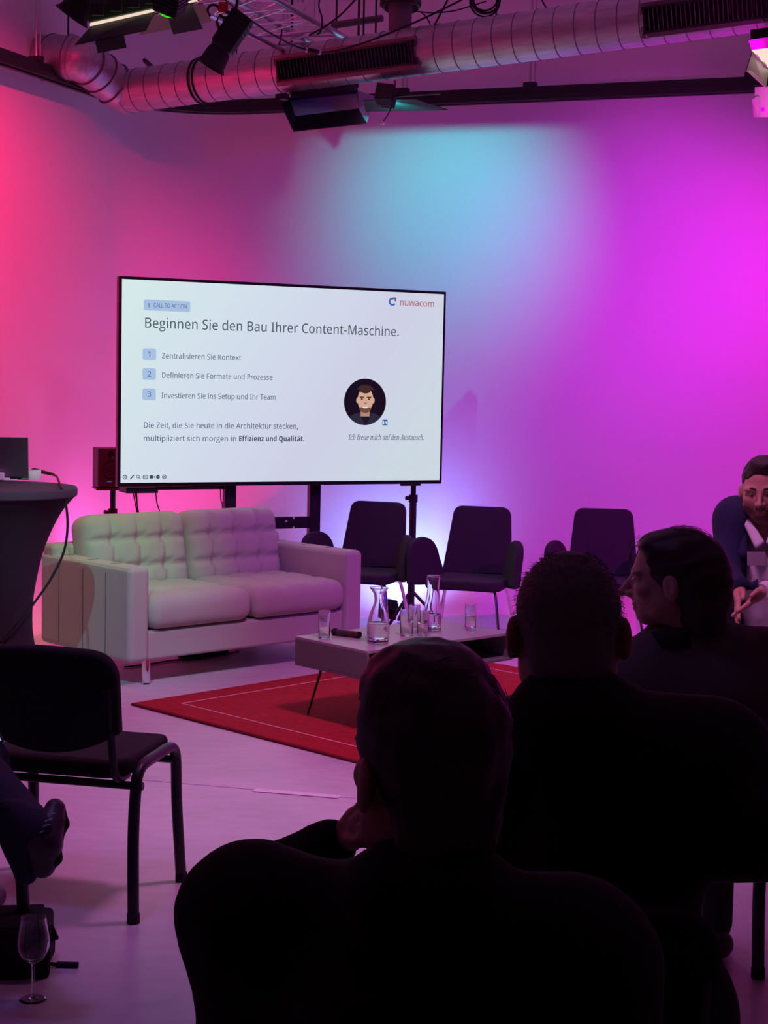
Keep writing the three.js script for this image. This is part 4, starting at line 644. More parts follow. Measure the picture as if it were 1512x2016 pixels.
// --- man in navy blazer on a pouf
{
  const z0 = 6.7, hc = P(1502, 966, z0), yaw = -0.35, s = 1.07, pt = 0.16;
  const pf = thing('pouf', 'grey upholstered pouf under the person in the blazer', 'pouf', V(hc.x + 0.08, 0, hc.z - 0.22)); mesh('pouf_body', metreUV(at(rbox(0.7, 0.44, 0.6, 0.04, 4), 0, 0.22, 0)), M.pouf, pf); mesh('top_seam', at(rbox(0.705, 0.008, 0.605, 0.004), 0, 0.36, 0), M.seam, pf);
  const t = thing('person', 'person in a navy blazer and white shirt sitting at the right edge', 'person', V(0, 0, 0));
  const J = (x, y, z) => A3(P(x, y, z));
  const hip = [hc.x + 0.07, 0.54, hc.z - 0.2], chest = [hc.x + 0.035, 0.88, hc.z - 0.13], neckB = [hc.x + 0.02, hc.y - 0.165, hc.z - 0.07], Ls = J(1450, 1022, 6.78), Rs = [hc.x + 0.23, Ls[1] - 0.01, Ls[2] - 0.02], Le = J(1424, 1120, 6.66), Re = [hc.x + 0.2, Le[1] - 0.02, hc.z + 0.04];
  const Lw = J(1456, 1162, 6.42), Rw = J(1498, 1166, 6.4);
  const sh = [[hip, chest, 0.155, 0.15], [chest, neckB, 0.12, 0.06]];
  mesh('shirt', bones([...sh, [[hip[0] - 0.02, 0.66, hip[2] + 0.05], [chest[0], 0.85, chest[2] + 0.03], 0.14, 0.125]], 0.07, 0.011, (d, x, y, z) => d + 0.003 * Math.sin(60 * x + 3 * fbm(x * 6, y * 6))), M.shirt, t);
  const coat = [[hip, chest, 0.18, 0.165], [chest, Ls, 0.11, 0.075], [chest, Rs, 0.11, 0.075], [Ls, [hip[0] - 0.11, 0.64, hip[2] + 0.08], 0.08, 0.1], [Rs, [hip[0] + 0.11, 0.64, hip[2] + 0.08], 0.08, 0.1], [neckB, Ls, 0.06, 0.066], [neckB, Rs, 0.06, 0.066], [Ls, Le, 0.07, 0.06], [Rs, Re, 0.074, 0.06], [Le, [Lw[0] - 0.01, Lw[1] + 0.02, Lw[2] - 0.02], 0.06, 0.044], [Re, [Rw[0] + 0.02, Rw[1] + 0.02, Rw[2] - 0.02], 0.06, 0.044]];
  const cut = (x, y, z) => { const yy = y - 0.5, w = 0.04 + 0.03 * Math.max(0, Math.min(1, (y - 0.6) / 0.1)) + 0.0 * yy; return Math.max(Math.abs(x - (hc.x + 0.0)) - w, -(z - (chest[2] + 0.03)), -(y - 0.58), y - (hc.y - 0.12)); };
  mesh('blazer', bones(coat, 0.06, 0.011, (d, x, y, z) => smax(d, -cut(x, y, z), 0.01)), M.navy, t);
  for (const k of [-1, 1]) mesh('shirt_collar', bones([[[hc.x + k * 0.06, neckB[1] + 0.045, hc.z + 0.0], [hc.x + k * 0.015, neckB[1] - 0.045, hc.z + 0.075], 0.012, 0.012], [[hc.x + k * 0.068, neckB[1] + 0.02, hc.z + 0.02], [hc.x + k * 0.035, neckB[1] - 0.06, hc.z + 0.078], 0.01, 0.012]], 0.02, 0.006), M.shirt, t);
  const dl = V(0.12, -1, 0.35), lhn = handBones(V(...Lw), P(1451, 1208, 6.33).sub(V(...Lw)), V(1, 0, 0.1), 1, 0.08, 1.05), rhn = handBones(V(...Rw), P(1455, 1206, 6.32).sub(V(...Rw)), V(-1, 0.3, 0.1), -1, 0.08, 1.05);
  mesh('body', merge([place(headGeo({ jaw: 1.12, neck: 1.15 }, 0.0036), hc, yaw, pt, 0.04, s), handGeo(lhn, 0.0036), handGeo(rhn, 0.0036)]), M.skin, t);
  for (const [w, e] of [[Lw, Le], [Rw, Re]]) { const d = V(...e).sub(V(...w)).normalize(); mesh('shirt_cuff', between(V(...w).addScaledVector(d, 0.0), V(...w).addScaledVector(d, 0.04), 0.036, 0.04, 24), M.shirt, t); }
  const leg = (sx) => { const k = [hip[0] + sx * 0.17, 0.5, hip[2] + 0.42], a = [k[0] + sx * 0.03, 0.1, k[2] + 0.0]; return [[[hip[0] + sx * 0.09, 0.53, hip[2]], k, 0.088, 0.068], [k, a, 0.066, 0.05]]; };
  mesh('trousers', bones([...leg(-1), ...leg(1)], 0.04, 0.014), M.denim, t);
  for (const sx of [-1, 1]) mesh('shoe', bones([[[hip[0] + sx * 0.2, 0.05, hip[2] + 0.4], [hip[0] + sx * 0.22, 0.042, hip[2] + 0.6], 0.046, 0.04]], 0.02, 0.01, (d, x, y) => smax(d, 0.003 - y, 0.004)), M.shoe, t);
  const field = (x, y, z) => { let d = ell(x, y, z, [0, 0.045, -0.02], [0.0815, 0.092, 0.103]); d = smin(d, ell(x, y, z, [0.01, 0.115, 0.045], [0.05, 0.022, 0.035]), 0.03); d = smax(d, -ell(x, y, z, [0, -0.005, 0.1], [0.105, 0.09, 0.07]), 0.015); d = smax(d, -(y + 0.05 + 0.5 * (z + 0.02)), 0.01); for (const k of [-1, 1]) d = smax(d, -ell(x, y, z, [k * 0.09, -0.03, 0.0], [0.03, 0.05, 0.04]), 0.01); return d + 0.004 * fbm(x * 40, y * 40, z * 40); };
  mesh('hair', place(nets(field, [-0.11, -0.13, -0.14], [0.11, 0.16, 0.12], 0.0042), hc, yaw, pt, 0.04, s), S(0.035, 0.026, 0.024, 0.7), t);
  const beard = (x, y, z) => { let d = headField({ jaw: 1.12 })(x, y, z) - 0.0015; d = Math.max(d, y + 0.047, -(y + 0.125), -(z - 0.005)); d = Math.max(d, -ell(x, y, z, [0, -0.068, 0.1], [0.024, 0.011, 0.02])); return Math.max(d, -(headField({ jaw: 1.12 })(x, y, z) + 0.004)); };
  mesh('beard', place(nets(beard, [-0.1, -0.14, -0.02], [0.1, -0.03, 0.14], 0.004), hc, yaw, pt, 0.04, s), S(0.2, 0.1, 0.075, 0.9), t);
  addFace(t, hc, yaw, pt, 0.04, s, M.hairDark);
  const bp = P(1489, 1100, 6.5); mesh('name_badge', at(rbox(0.075, 0.058, 0.002, 0.002).rotateX(-0.25), bp.x, bp.y, bp.z + 0.0), S(0.3, 0.28, 0.31, 0.2), t);
  for (const k of [-1, 1]) mesh('lapel', bones([[[hc.x + k * 0.075, neckB[1] + 0.02, hc.z - 0.02], [hc.x + k * 0.085, neckB[1] - 0.1, hc.z + 0.055], 0.02, 0.02], [[hc.x + k * 0.085, neckB[1] - 0.1, hc.z + 0.055], [hc.x + k * 0.075, 0.72, hc.z + 0.03], 0.02, 0.012]], 0.02, 0.008), M.navy, t);
}
// --- sitter at the left edge with crossed legs, and things on the floor
{
  const t = thing('person', 'person cut off by the left edge, with one shoe crossed over the knee', 'person', V(0, 0, 0));
  const h = [CHAIR2.x, 0.55, CHAIR2.z], chest = [h[0] - 0.16, 0.9, h[2] + 0.03], nb = [h[0] - 0.22, 1.09, h[2]], hc = V(h[0] - 0.24, 1.27, h[2] - 0.03), Ls = [h[0] - 0.4, 1.02, h[2]], Rs = [h[0] - 0.03, 1.03, h[2]], Le = [h[0] - 0.46, 0.77, h[2] - 0.05], Re = [h[0] + 0.0, 0.78, h[2] - 0.06];
  const hb = [...handBones(V(h[0] - 0.1, 0.7, h[2] - 0.3), V(-0.6, -0.1, -0.5), V(0, -1, 0), -1, 0.4)], hb2 = handBones(V(h[0] - 0.3, 0.7, h[2] - 0.28), V(0.6, -0.1, -0.5), V(0, -1, 0), 1, 0.4);
  mesh('body', merge([place(headGeo({}, 0.006), hc, Math.PI, 0, 0, 1.03), handGeo(hb, 0.006), handGeo(hb2, 0.006)]), M.skin, t);
  mesh('jacket', bones([[h, chest, 0.16, 0.155], [chest, nb, 0.13, 0.065], [nb, Ls, 0.06, 0.08], [nb, Rs, 0.06, 0.08], [chest, Ls, 0.12, 0.09], [chest, Rs, 0.12, 0.09], [Ls, Le, 0.08, 0.058], [Rs, Re, 0.08, 0.058], [Le, [h[0] - 0.3, 0.71, h[2] - 0.27], 0.055, 0.04], [Re, [h[0] - 0.09, 0.71, h[2] - 0.29], 0.055, 0.04]], 0.08, 0.016), M.black, t);
  const ank = A3(P(72, 1640, 3.95)), knee = [h[0] - 0.12, 0.66, h[2] - 0.3], k2 = [h[0] + 0.1, 0.5, h[2] - 0.42], a2 = [h[0] + 0.06, 0.1, h[2] - 0.42];
  mesh('trousers', bones([[[h[0] - 0.08, 0.55, h[2]], k2, 0.09, 0.07], [k2, a2, 0.066, 0.05], [[h[0] + 0.02, 0.55, h[2]], [h[0] + 0.05, 0.56, h[2] - 0.38], 0.085, 0.07], [[h[0] + 0.05, 0.56, h[2] - 0.38], ank, 0.066, 0.05], [A3(P(20, 1610, 3.95)), A3(P(52, 1720, 3.95)), 0.05, 0.03]], 0.04, 0.011, (d, x, y, z) => d + 0.004 * fbm(x * 16, y * 16, z * 16)), M.denim, t);
  mesh('shoe', bones([[[a2[0], 0.05, a2[2]], [a2[0] + 0.02, 0.042, a2[2] - 0.2], 0.046, 0.04]], 0.02, 0.01, (d, x, y) => smax(d, 0.003 - y, 0.004)), M.shoe, t);
  // crossed foot: toe up, sole to the right
  const hl = P(84, 1702, 3.95), toe = P(108, 1592, 4.0);
  const sg = bones([[A3(hl), A3(P(86, 1660, 3.95)), 0.034, 0.042], [A3(P(86, 1660, 3.95)), A3(P(100, 1622, 3.98)), 0.04, 0.032], [A3(P(100, 1622, 3.98)), A3(toe), 0.034, 0.026], [A3(P(72, 1650, 3.94)), A3(P(86, 1660, 3.95)), 0.04, 0.042]], 0.02, 0.006);
  const shoe = mesh('shoe', sg, M.shoe, t);
  const sole = bones([[A3(P(92, 1716, 3.95)), A3(P(110, 1690, 3.95)), 0.012, 0.015], [A3(P(110, 1690, 3.95)), A3(P(113, 1655, 3.96)), 0.015, 0.013], [A3(P(113, 1655, 3.96)), A3(P(124, 1622, 3.99)), 0.013, 0.015], [A3(P(124, 1622, 3.99)), A3(P(119, 1587, 4.01)), 0.015, 0.012]], 0.01, 0.005, (d) => d);
  mesh('sole', sole, M.sole, shoe);
  for (let i = 0; i < 4; i++) mesh('lace', tube([P(78 + i * 5, 1640 - i * 11, 3.9), P(86 + i * 5, 1636 - i * 11, 3.912), P(95 + i * 4, 1634 - i * 11, 3.93)], 0.0022, 10, 5), M.grey, shoe);
  mesh('hair', place(nets((x, y, z) => smax(smax(ell(x, y, z, [0, 0.04, -0.02], [0.084, 0.093, 0.105]), -ell(x, y, z, [0, -0.03, 0.1], [0.1, 0.12, 0.07]), 0.02), -(y + 0.08), 0.01), [-0.11, -0.13, -0.15], [0.11, 0.16, 0.12], 0.007), hc, Math.PI, 0, 0, 1.03), M.hairDark, t);
  addFace(t, hc, Math.PI, 0, 0, 1.03, M.hairDark);
  const tp = P(8, 1448, 3.9), tb = thing('phone', 'bright phone held at the left edge, only its corner visible', 'phone', V(tp.x - 0.082, tp.y - 0.02, tp.z), 0.2);
  mesh('phone_body', rbox(0.15, 0.008, 0.075, 0.003).rotateX(0.9).rotateZ(0.45), M.blackGloss, tb);
  const pg = new THREE.PlaneGeometry(0.142, 0.068).rotateX(-Math.PI / 2).translate(0, 0.0045, 0).rotateX(0.9).rotateZ(0.45); mesh('phone_screen', pg, new THREE.MeshStandardMaterial({ color: 0x0a0a0a, emissive: new THREE.Color().setRGB(0.35, 0.45, 0.75), emissiveIntensity: 0.7 }), tb);
}
{
  const p = G(65, 1968), t = thing('wine_glass', 'tall stemmed wine glass standing on the floor at the lower left', 'glass', V(p.x, 0.0005, p.z));
  const o = new THREE.SplineCurve([[0.036, 0.0], [0.03, 0.003], [0.008, 0.006], [0.0042, 0.03], [0.004, 0.09], [0.008, 0.098], [0.028, 0.112], [0.0415, 0.14], [0.042, 0.165], [0.036, 0.2], [0.033, 0.222]].map(([x, y]) => new THREE.Vector2(x, y))).getPoints(70).map((v) => [v.x, v.y]);
  const i = new THREE.SplineCurve([[0.0318, 0.222], [0.0348, 0.2], [0.0408, 0.165], [0.0403, 0.14], [0.027, 0.113], [0.0, 0.104]].map(([x, y]) => new THREE.Vector2(x, y))).getPoints(40).map((v) => [Math.max(0, v.x), v.y]);
  mesh('glass_bowl', lathe([[0, 0], ...o, ...i], 48), M.glass, t);
  const bp = G(30, 1935), b = thing('shoulder_bag', 'black shoulder bag on the floor beside the wine glass', 'bag', V(bp.x - 0.09, 0, bp.z - 0.1), 0.15);
  const body = nets((x, y, z) => { const q = [Math.abs(x) - 0.15, Math.abs(y - 0.07) - 0.055, Math.abs(z) - 0.08]; return Math.hypot(...q.map((e) => Math.max(e, 0))) + Math.min(Math.max(...q), 0) - 0.015 + 0.008 * fbm(x * 9, y * 9, z * 9); }, [-0.2, -0.02, -0.13], [0.2, 0.18, 0.13], 0.008); mesh('bag_body', body, M.blackFab, b);
  mesh('flap', at(rbox(0.28, 0.012, 0.15, 0.005).rotateX(0.1), 0, 0.145, 0.01), M.blackFab, b);
  mesh('buckle', at(rbox(0.03, 0.045, 0.012, 0.004).rotateZ(0.4), 0.165, 0.115, 0.06), M.blackMatte, b);
  const s0 = G(70, 1898, 0.012), s1 = G(112, 1899, 0.008), s2 = G(154, 1900, 0.008);
  const st = thing('bag_strap', 'black strap end with a thicker tip lying on the floor', 'strap'); mesh('webbing', tube([s0, s0.clone().lerp(s1, 0.5).setY(0.012), s1], 0.006, 16, 8), M.blackFab, st); mesh('strap_tip', between(s1, s2, 0.009, 0.009, 12), M.blackMatte, st);
}

// ---------------------------------------------------------------- ventilation duct under the ceiling
{
  const a = P(250, 180, 10.8), b = P(1500, 8, 8.55), D = b.clone().sub(a), L0 = D.length(); D.normalize(); const R = 0.138, end = a.clone().addScaledVector(D, L0 + 0.9), L = L0 + 0.9;
  const t = thing('ventilation_duct', 'round galvanised ventilation duct with grilles running below the ceiling', 'duct');
  const openings = [];                                     // cut through the pipe behind each grille
  const q = new THREE.Quaternion().setFromUnitVectors(V(0, 0, 1), D.clone().applyAxisAngle(V(0, 1, 0), 0.12));
  const ringG = new THREE.TorusGeometry(R + 0.0005, 0.0035, 6, 48).applyQuaternion(q);
  for (let s = 0.11; s < L; s += 0.127) { const m = mesh('seam_ridge', ringG, M.zincDark, t); m.position.copy(a).addScaledVector(D, s); }
  const band = new THREE.CylinderGeometry(R + 0.006, R + 0.006, 0.05, 48).applyQuaternion(new THREE.Quaternion().setFromUnitVectors(V(0, 1, 0), D));
  for (const s of [0.0]) { const m = mesh('coupling_band', band, M.zinc, t); m.position.copy(a).addScaledVector(D, s); }
  const strapG = new THREE.TorusGeometry(R + 0.004, 0.006, 8, 48).applyQuaternion(new THREE.Quaternion().setFromUnitVectors(V(0, 0, 1), D));
  for (const s of [0.62, 0.655]) { const m = mesh('strap', strapG, M.blackMatte, t); m.position.copy(a).addScaledVector(D, s); }
  // elbow towards the left wall, in lobster-back gores
  const path = new THREE.CatmullRomCurve3([a.clone().addScaledVector(D, 0.2), a, P(214, 159, 10.72), P(183, 134, 10.6), P(154, 117, 10.5), P(120, 112, 10.54), P(64, 116, 10.72)], false, 'centripetal');
  mesh('elbow_liner', new THREE.TubeGeometry(path, 60, R - 0.005, 40), M.zinc, t);
  const cuts = [0.16, 0.28, 0.4, 0.52, 0.64, 0.76, 0.88, 1.0];
  for (let i = 0; i < cuts.length - 1; i++) {
    const sub = []; for (let k = 0; k <= 4; k++) sub.push(path.getPointAt(cuts[i] + (cuts[i + 1] - cuts[i]) * k / 4));
    mesh(i < 4 ? 'elbow_gore' : 'duct_stub', new THREE.TubeGeometry(new THREE.CatmullRomCurve3(sub), 10, R - 0.002 * (i % 2), 40), M.zinc, t);
    const c = path.getPointAt(cuts[i + 1]), tg = path.getTangentAt(cuts[i + 1]), g = new THREE.CylinderGeometry(R + 0.005, R + 0.005, i < 4 ? 0.03 : 0.018, 40).applyQuaternion(new THREE.Quaternion().setFromUnitVectors(V(0, 1, 0), tg));
    mesh('coupling_band', g.translate(c.x, c.y, c.z), i === cuts.length - 2 ? M.blackMatte : M.zinc, t);
    const dark = new THREE.TorusGeometry(R + 0.006, 0.0035, 6, 40).applyQuaternion(new THREE.Quaternion().setFromUnitVectors(V(0, 0, 1), tg)); mesh('seam_ridge', dark, M.zincDark, t).position.copy(c).addScaledVector(tg, 0.017);
  }
  // grilles: facing the audience
  const mkGrille = (s0, s1) => {
    const mid = a.clone().addScaledVector(D, (s0 + s1) / 2), N = EYE.clone().sub(mid); N.addScaledVector(D, -N.dot(D)).normalize(); const Y = N.clone().cross(D).normalize(), len = s1 - s0;
    const basis = new THREE.Matrix4().makeBasis(D, Y, N).setPosition(mid.clone().addScaledVector(N, R * 0.93).addScaledVector(Y, -0.004));
    const gp = new THREE.Group(); gp.name = 'grille'; gp.applyMatrix4(basis); t.add(gp);
    openings.push(box(len, 0.115, 0.26).translate(0, 0.003, 0.05).applyMatrix4(basis));
    for (const y of [0.079, -0.075]) mesh('grille_plate', at(rbox(len + 0.06, 0.03, 0.012, 0.003), 0, y, 0), M.zincDark, gp); for (const k of [-1, 1]) mesh('grille_plate', at(rbox(0.03, 0.12, 0.012, 0.003), k * (len / 2 + 0.015), 0.003, 0), M.zincDark, gp);
    const fr = merge([at(box(len + 0.02, 0.012, 0.03), 0, 0.066, 0.012), at(box(len + 0.02, 0.012, 0.03), 0, -0.06, 0.012), at(box(0.012, 0.13, 0.03), -len / 2, 0.003, 0.012), at(box(0.012, 0.13, 0.03), len / 2, 0.003, 0.012)]); mesh('grille_frame', fr, M.blackMetal, gp);
    const sl = box(0.003, 0.113, 0.022).rotateY(0.5), n = Math.round(len / 0.0255); for (let i = 1; i < n; i++) { const m = mesh('grille_slat', sl, M.zincDark, gp); m.position.set(-len / 2 + i * len / n, 0.003, 0.02); }
    for (const x of [-len / 2, 0, len / 2]) mesh('screw', at(new THREE.SphereGeometry(0.006, 8, 6), x, -0.078, 0.007), M.steel, gp);
  };
  mkGrille(1.32, 2.28); mkGrille(3.72, 5.0);
  { // hollow pipe with the openings cut out
    const ev = new Evaluator(); ev.useGroups = false;
    const axis = new THREE.Quaternion().setFromUnitVectors(V(0, 1, 0), D), mid = a.clone().lerp(end, 0.5), cyl = (r, l) => new THREE.CylinderGeometry(r, r, l, 64).applyQuaternion(axis).translate(mid.x, mid.y, mid.z);
    let pipe = ev.evaluate(new Brush(cyl(R, L)), new Brush(cyl(R - 0.006, L - 0.02)), SUBTRACTION);
    for (const o of openings) { pipe.updateMatrixWorld(); pipe = ev.evaluate(pipe, new Brush(o), SUBTRACTION); }
    mesh('duct_pipe', pipe.geometry, M.zinc, t);
  }
  for (const [s, up] of [[0.9, 1], [2.75, 1], [3.6, 1]]) { const c = a.clone().addScaledVector(D, s); mesh('hanger_rod', between(c.clone().setY(c.y + R - 0.01), c.clone().setY(4.45), 0.005, 0.005, 8), M.blackMetal, t); }
  for (const [px, py, z] of [[134, 110, 10.5], [74, 114, 10.62]]) { const c = P(px, py, z); mesh('hanger_rod', between(c.clone().setY(c.y - (px > 100 ? 0.17 : -0.1)), c.clone().setY(4.45), 0.006, 0.006, 8), M.blackMetal, t); }
}

// ---------------------------------------------------------------- truss and fixtures
{
  const t = thing('lighting_truss', 'aluminium triangular lighting truss reaching back over the duct', 'truss');
  const ext = (a, b, k0, k1) => [a.clone().lerp(b, k0), a.clone().lerp(b, k1)], y = 3.77;
  const c1 = ext(P(462, 0, 9.0), P(640, 98, 10.4), -1.9, 1.15), c2 = ext(P(543, 0, 9.1), P(705, 88, 10.3), -2.1, 1.15), c3 = ext(P(400, 22, 9.0), P(565, 102, 10.1), -1.9, 1.15);
  for (const [p, q] of [c1, c2, c3]) mesh('chord', between(p, q, 0.019, 0.019, 16), M.alu, t);
  const n = 13; for (const [u, v] of [[c1, c2], [c1, c3], [c2, c3]]) for (let i = 0; i < n; i++) { const p = u[0].clone().lerp(u[1], i / n), q = v[0].clone().lerp(v[1], (i + 0.5) / n), r = u[0].clone().lerp(u[1], (i + 1) / n); mesh('brace', between(p, q, 0.0065, 0.0065, 8), M.alu, t); mesh('brace', between(q, r, 0.0065, 0.0065, 8), M.alu, t); }
  for (const k of [0.3, 0.8]) { const p = c1[0].clone().lerp(c2[1], k); mesh('suspension_wire', between(p, p.clone().setY(4.44), 0.004, 0.004, 6), M.steel, t); }
  const cl = P(590, 28, 9.55), clamp = thing('pipe_clamp', 'aluminium pipe clamp on the truss', 'clamp', cl); mesh('clamp_ring', new THREE.TorusGeometry(0.03, 0.009, 8, 20).rotateY(0.6), M.alu, clamp); mesh('clamp_bolt', between(V(0, 0.02, 0), V(0.02, 0.08, 0.01), 0.006), M.steel, clamp); mesh('clamp_block', at(rbox(0.05, 0.04, 0.04, 0.006), 0.01, 0.045, 0), M.alu, clamp);
}
const warmGlow = (i) => new THREE.MeshStandardMaterial({ color: 0x222222, emissive: new THREE.Color().setRGB(1, 0.78, 0.6), emissiveIntensity: i });
function areaLight(name, pts, rgb, intensity) {          // light of the size of a panel's face, just in front of it; corners run anticlockwise seen from the lit side
  const [a, b, c, d] = pts, ctr = a.clone().add(b).add(c).add(d).multiplyScalar(0.25), x = b.clone().sub(a), yv = d.clone().sub(a), w = x.length(), h = yv.length(); x.normalize(); const n = x.clone().cross(yv).normalize(), y = n.clone().cross(x);
  const l = new THREE.RectAreaLight(new THREE.Color().setRGB(...rgb), intensity, w, h); l.name = name; l.position.copy(ctr).addScaledVector(n, 0.02); l.quaternion.setFromRotationMatrix(new THREE.Matrix4().makeBasis(x.negate(), y, n.clone().negate())); scene.add(l); return l;
}
{ // switched-off panel with barn doors in the middle
  const t = thing('panel_light', 'switched-off panel light with open barn doors below the duct', 'stage light');
  const z = 10.2, f = [P(582, 229, z), P(706, 214, z), P(703, 183, z + 0.08), P(570, 197, z + 0.08)];
  plate(f, 0.006, S(0.8, 0.78, 0.8, 0.6), 'diffuser', t);
  const bk = f.map((p) => p.clone().add(V(0, 0.05, -0.09))); plate(bk, 0.07, M.blackMatte, 'housing', t);
  plate([f[0], f[1], P(722, 243, 9.98), P(577, 259, 9.98)], 0.004, M.blackMetal, 'barn_door', t);
  plate([f[3], f[0], P(577, 257, 10.0), P(553, 205, 10.04)], 0.004, M.blackMetal, 'barn_door', t);
  plate([P(704, 184, 10.28), P(570, 198, 10.28), P(548, 196, 10.1), P(699, 168, 10.1)], 0.004, M.blackMetal, 'barn_door', t);
  plate([P(704, 178, 10.25), P(707, 214, 10.21), P(721, 244, 10.35), P(739, 190, 10.4)], 0.004, S(0.3, 0.3, 0.3, 0.5), 'barn_door', t);
  mesh('yoke', merge([between(bk[3], bk[3].clone().setY(4.45), 0.008), between(bk[2], bk[2].clone().setY(4.45), 0.008)]), M.blackMetal, t);
}
{ // small cyan wash lamp beside it
  const lens = LAMP.cyan[0], dir = LAMP.cyan[1].clone().sub(lens).normalize(), q = new THREE.Quaternion().setFromUnitVectors(V(0, 0, 1), dir);
  const t = thing('wash_light', 'small finned wash lamp throwing cyan light on the back wall', 'stage light', lens); t.quaternion.copy(q);
  mesh('lamp_body', at(rbox(0.09, 0.09, 0.12, 0.012), 0, 0, -0.085), M.blackMatte, t);
  for (let i = 0; i < 6; i++) mesh('cooling_fin', at(box(0.1, 0.1, 0.006), 0, 0, -0.16 + i * 0.016), M.blackMetal, t);
  mesh('lens', at(new THREE.CylinderGeometry(0.034, 0.034, 0.006, 28).rotateX(Math.PI / 2), 0, 0, -0.02), new THREE.MeshStandardMaterial({ color: 0x111111, emissive: new THREE.Color().setRGB(0.05, 0.62, 0.85), emissiveIntensity: 1.2 }), t);
  mesh('yoke', merge([between(V(0, 0.03, -0.1), V(0, 0.35, -0.2), 0.008)]), M.blackMetal, t);
  const fl = dir.clone().setY(0).normalize(), sd = V(-fl.z, 0, fl.x), dp = (k, w) => lens.clone().addScaledVector(fl, k).addScaledVector(sd, w).add(V(0, 0.02 + 0.02 * k, 0));
  { const d = plate([dp(-0.02, -0.16), dp(-0.02, 0.16), dp(0.42, 0.26), dp(0.42, -0.26)], 0.004, M.blackMatte, 'barn_door', t); d.geometry.translate(-lens.x, -lens.y, -lens.z); d.geometry.applyQuaternion(q.clone().invert()); }
  const spill = new THREE.PointLight(new THREE.Color().setRGB(0.02, 0.62, 0.75), 0.08); spill.name = 'cyan_lens_spill'; spill.position.set(0, 0, 0.006); spill.castShadow = true; t.add(spill);
}
{ // magenta wash lamp at the right edge
  const lens = LAMP.magenta[0], t = thing('wash_light', 'wash lamp housing at the right edge glowing magenta', 'stage light');
  const A = P(1487, 172, 8.62), B = P(1486, 231, 8.62), C = P(1580, 231, 8.5), E = P(1580, 168, 8.5);
  plate([B, C, E, A], 0.02, S(0.3, 0.28, 0.3, 0.5), 'housing', t);
  plate([P(1483, 196, 8.6), P(1486, 231, 8.6), P(1494, 231, 8.58), P(1494, 190, 8.58)], 0.03, S(0.3, 0.28, 0.3, 0.5), 'side_flange', t);
  mesh('yoke', between(P(1530, 170, 8.5), P(1530, 170, 8.5).setY(4.45), 0.01), M.blackMetal, t);
  const hg = new THREE.PointLight(new THREE.Color().setRGB(0.86, 0.0, 0.62), 0.75); hg.name = 'magenta_spill'; hg.position.copy(P(1502, 215, 8.3)); hg.castShadow = true; scene.add(hg);
  mesh('reflector_lens', at(new THREE.SphereGeometry(0.012, 12, 8), hg.position.x, hg.position.y, hg.position.z), new THREE.MeshStandardMaterial({ color: 0x111111, emissive: new THREE.Color().setRGB(0.86, 0, 0.8), emissiveIntensity: 1 }), t);
}
{ // warm white panel at the right edge
  const t = thing('panel_light', 'lit warm white panel light with barn doors at the right edge', 'stage light');
  const f = [P(1513, 134, 8.5), P(1640, 122, 8.5), P(1600, 82, 8.0), P(1480, 99, 8.0)];
  plate(f, 0.006, warmGlow(0.95), 'diffuser_glow', t); areaLight('warm_panel', f, [1, 0.78, 0.6], 1.6);
  const up = f.map((p) => p.clone().add(V(0, 0.06, -0.03))); plate(up, 0.09, M.blackMatte, 'housing', t);
  plate([P(1481, 101, 8.0), P(1513, 135, 8.48), P(1508, 173, 8.4), P(1469, 139, 7.95)], 0.004, S(0.12, 0.11, 0.1, 0.5), 'barn_door', t);
  plate([P(1480, 98, 7.99), P(1600, 81, 7.99), P(1596, 60, 7.85), P(1474, 78, 7.85)], 0.004, M.blackMetal, 'barn_door', t);
  mesh('hinge', merge([between(P(1489, 109, 8.1), P(1493, 114, 8.16), 0.007), between(P(1503, 124, 8.3), P(1507, 129, 8.36), 0.007)]), M.steel, t);
  const c = up[3].clone().lerp(up[1], 0.4); mesh('yoke', between(c, c.clone().setY(4.45), 0.012), M.blackMetal, t);
}
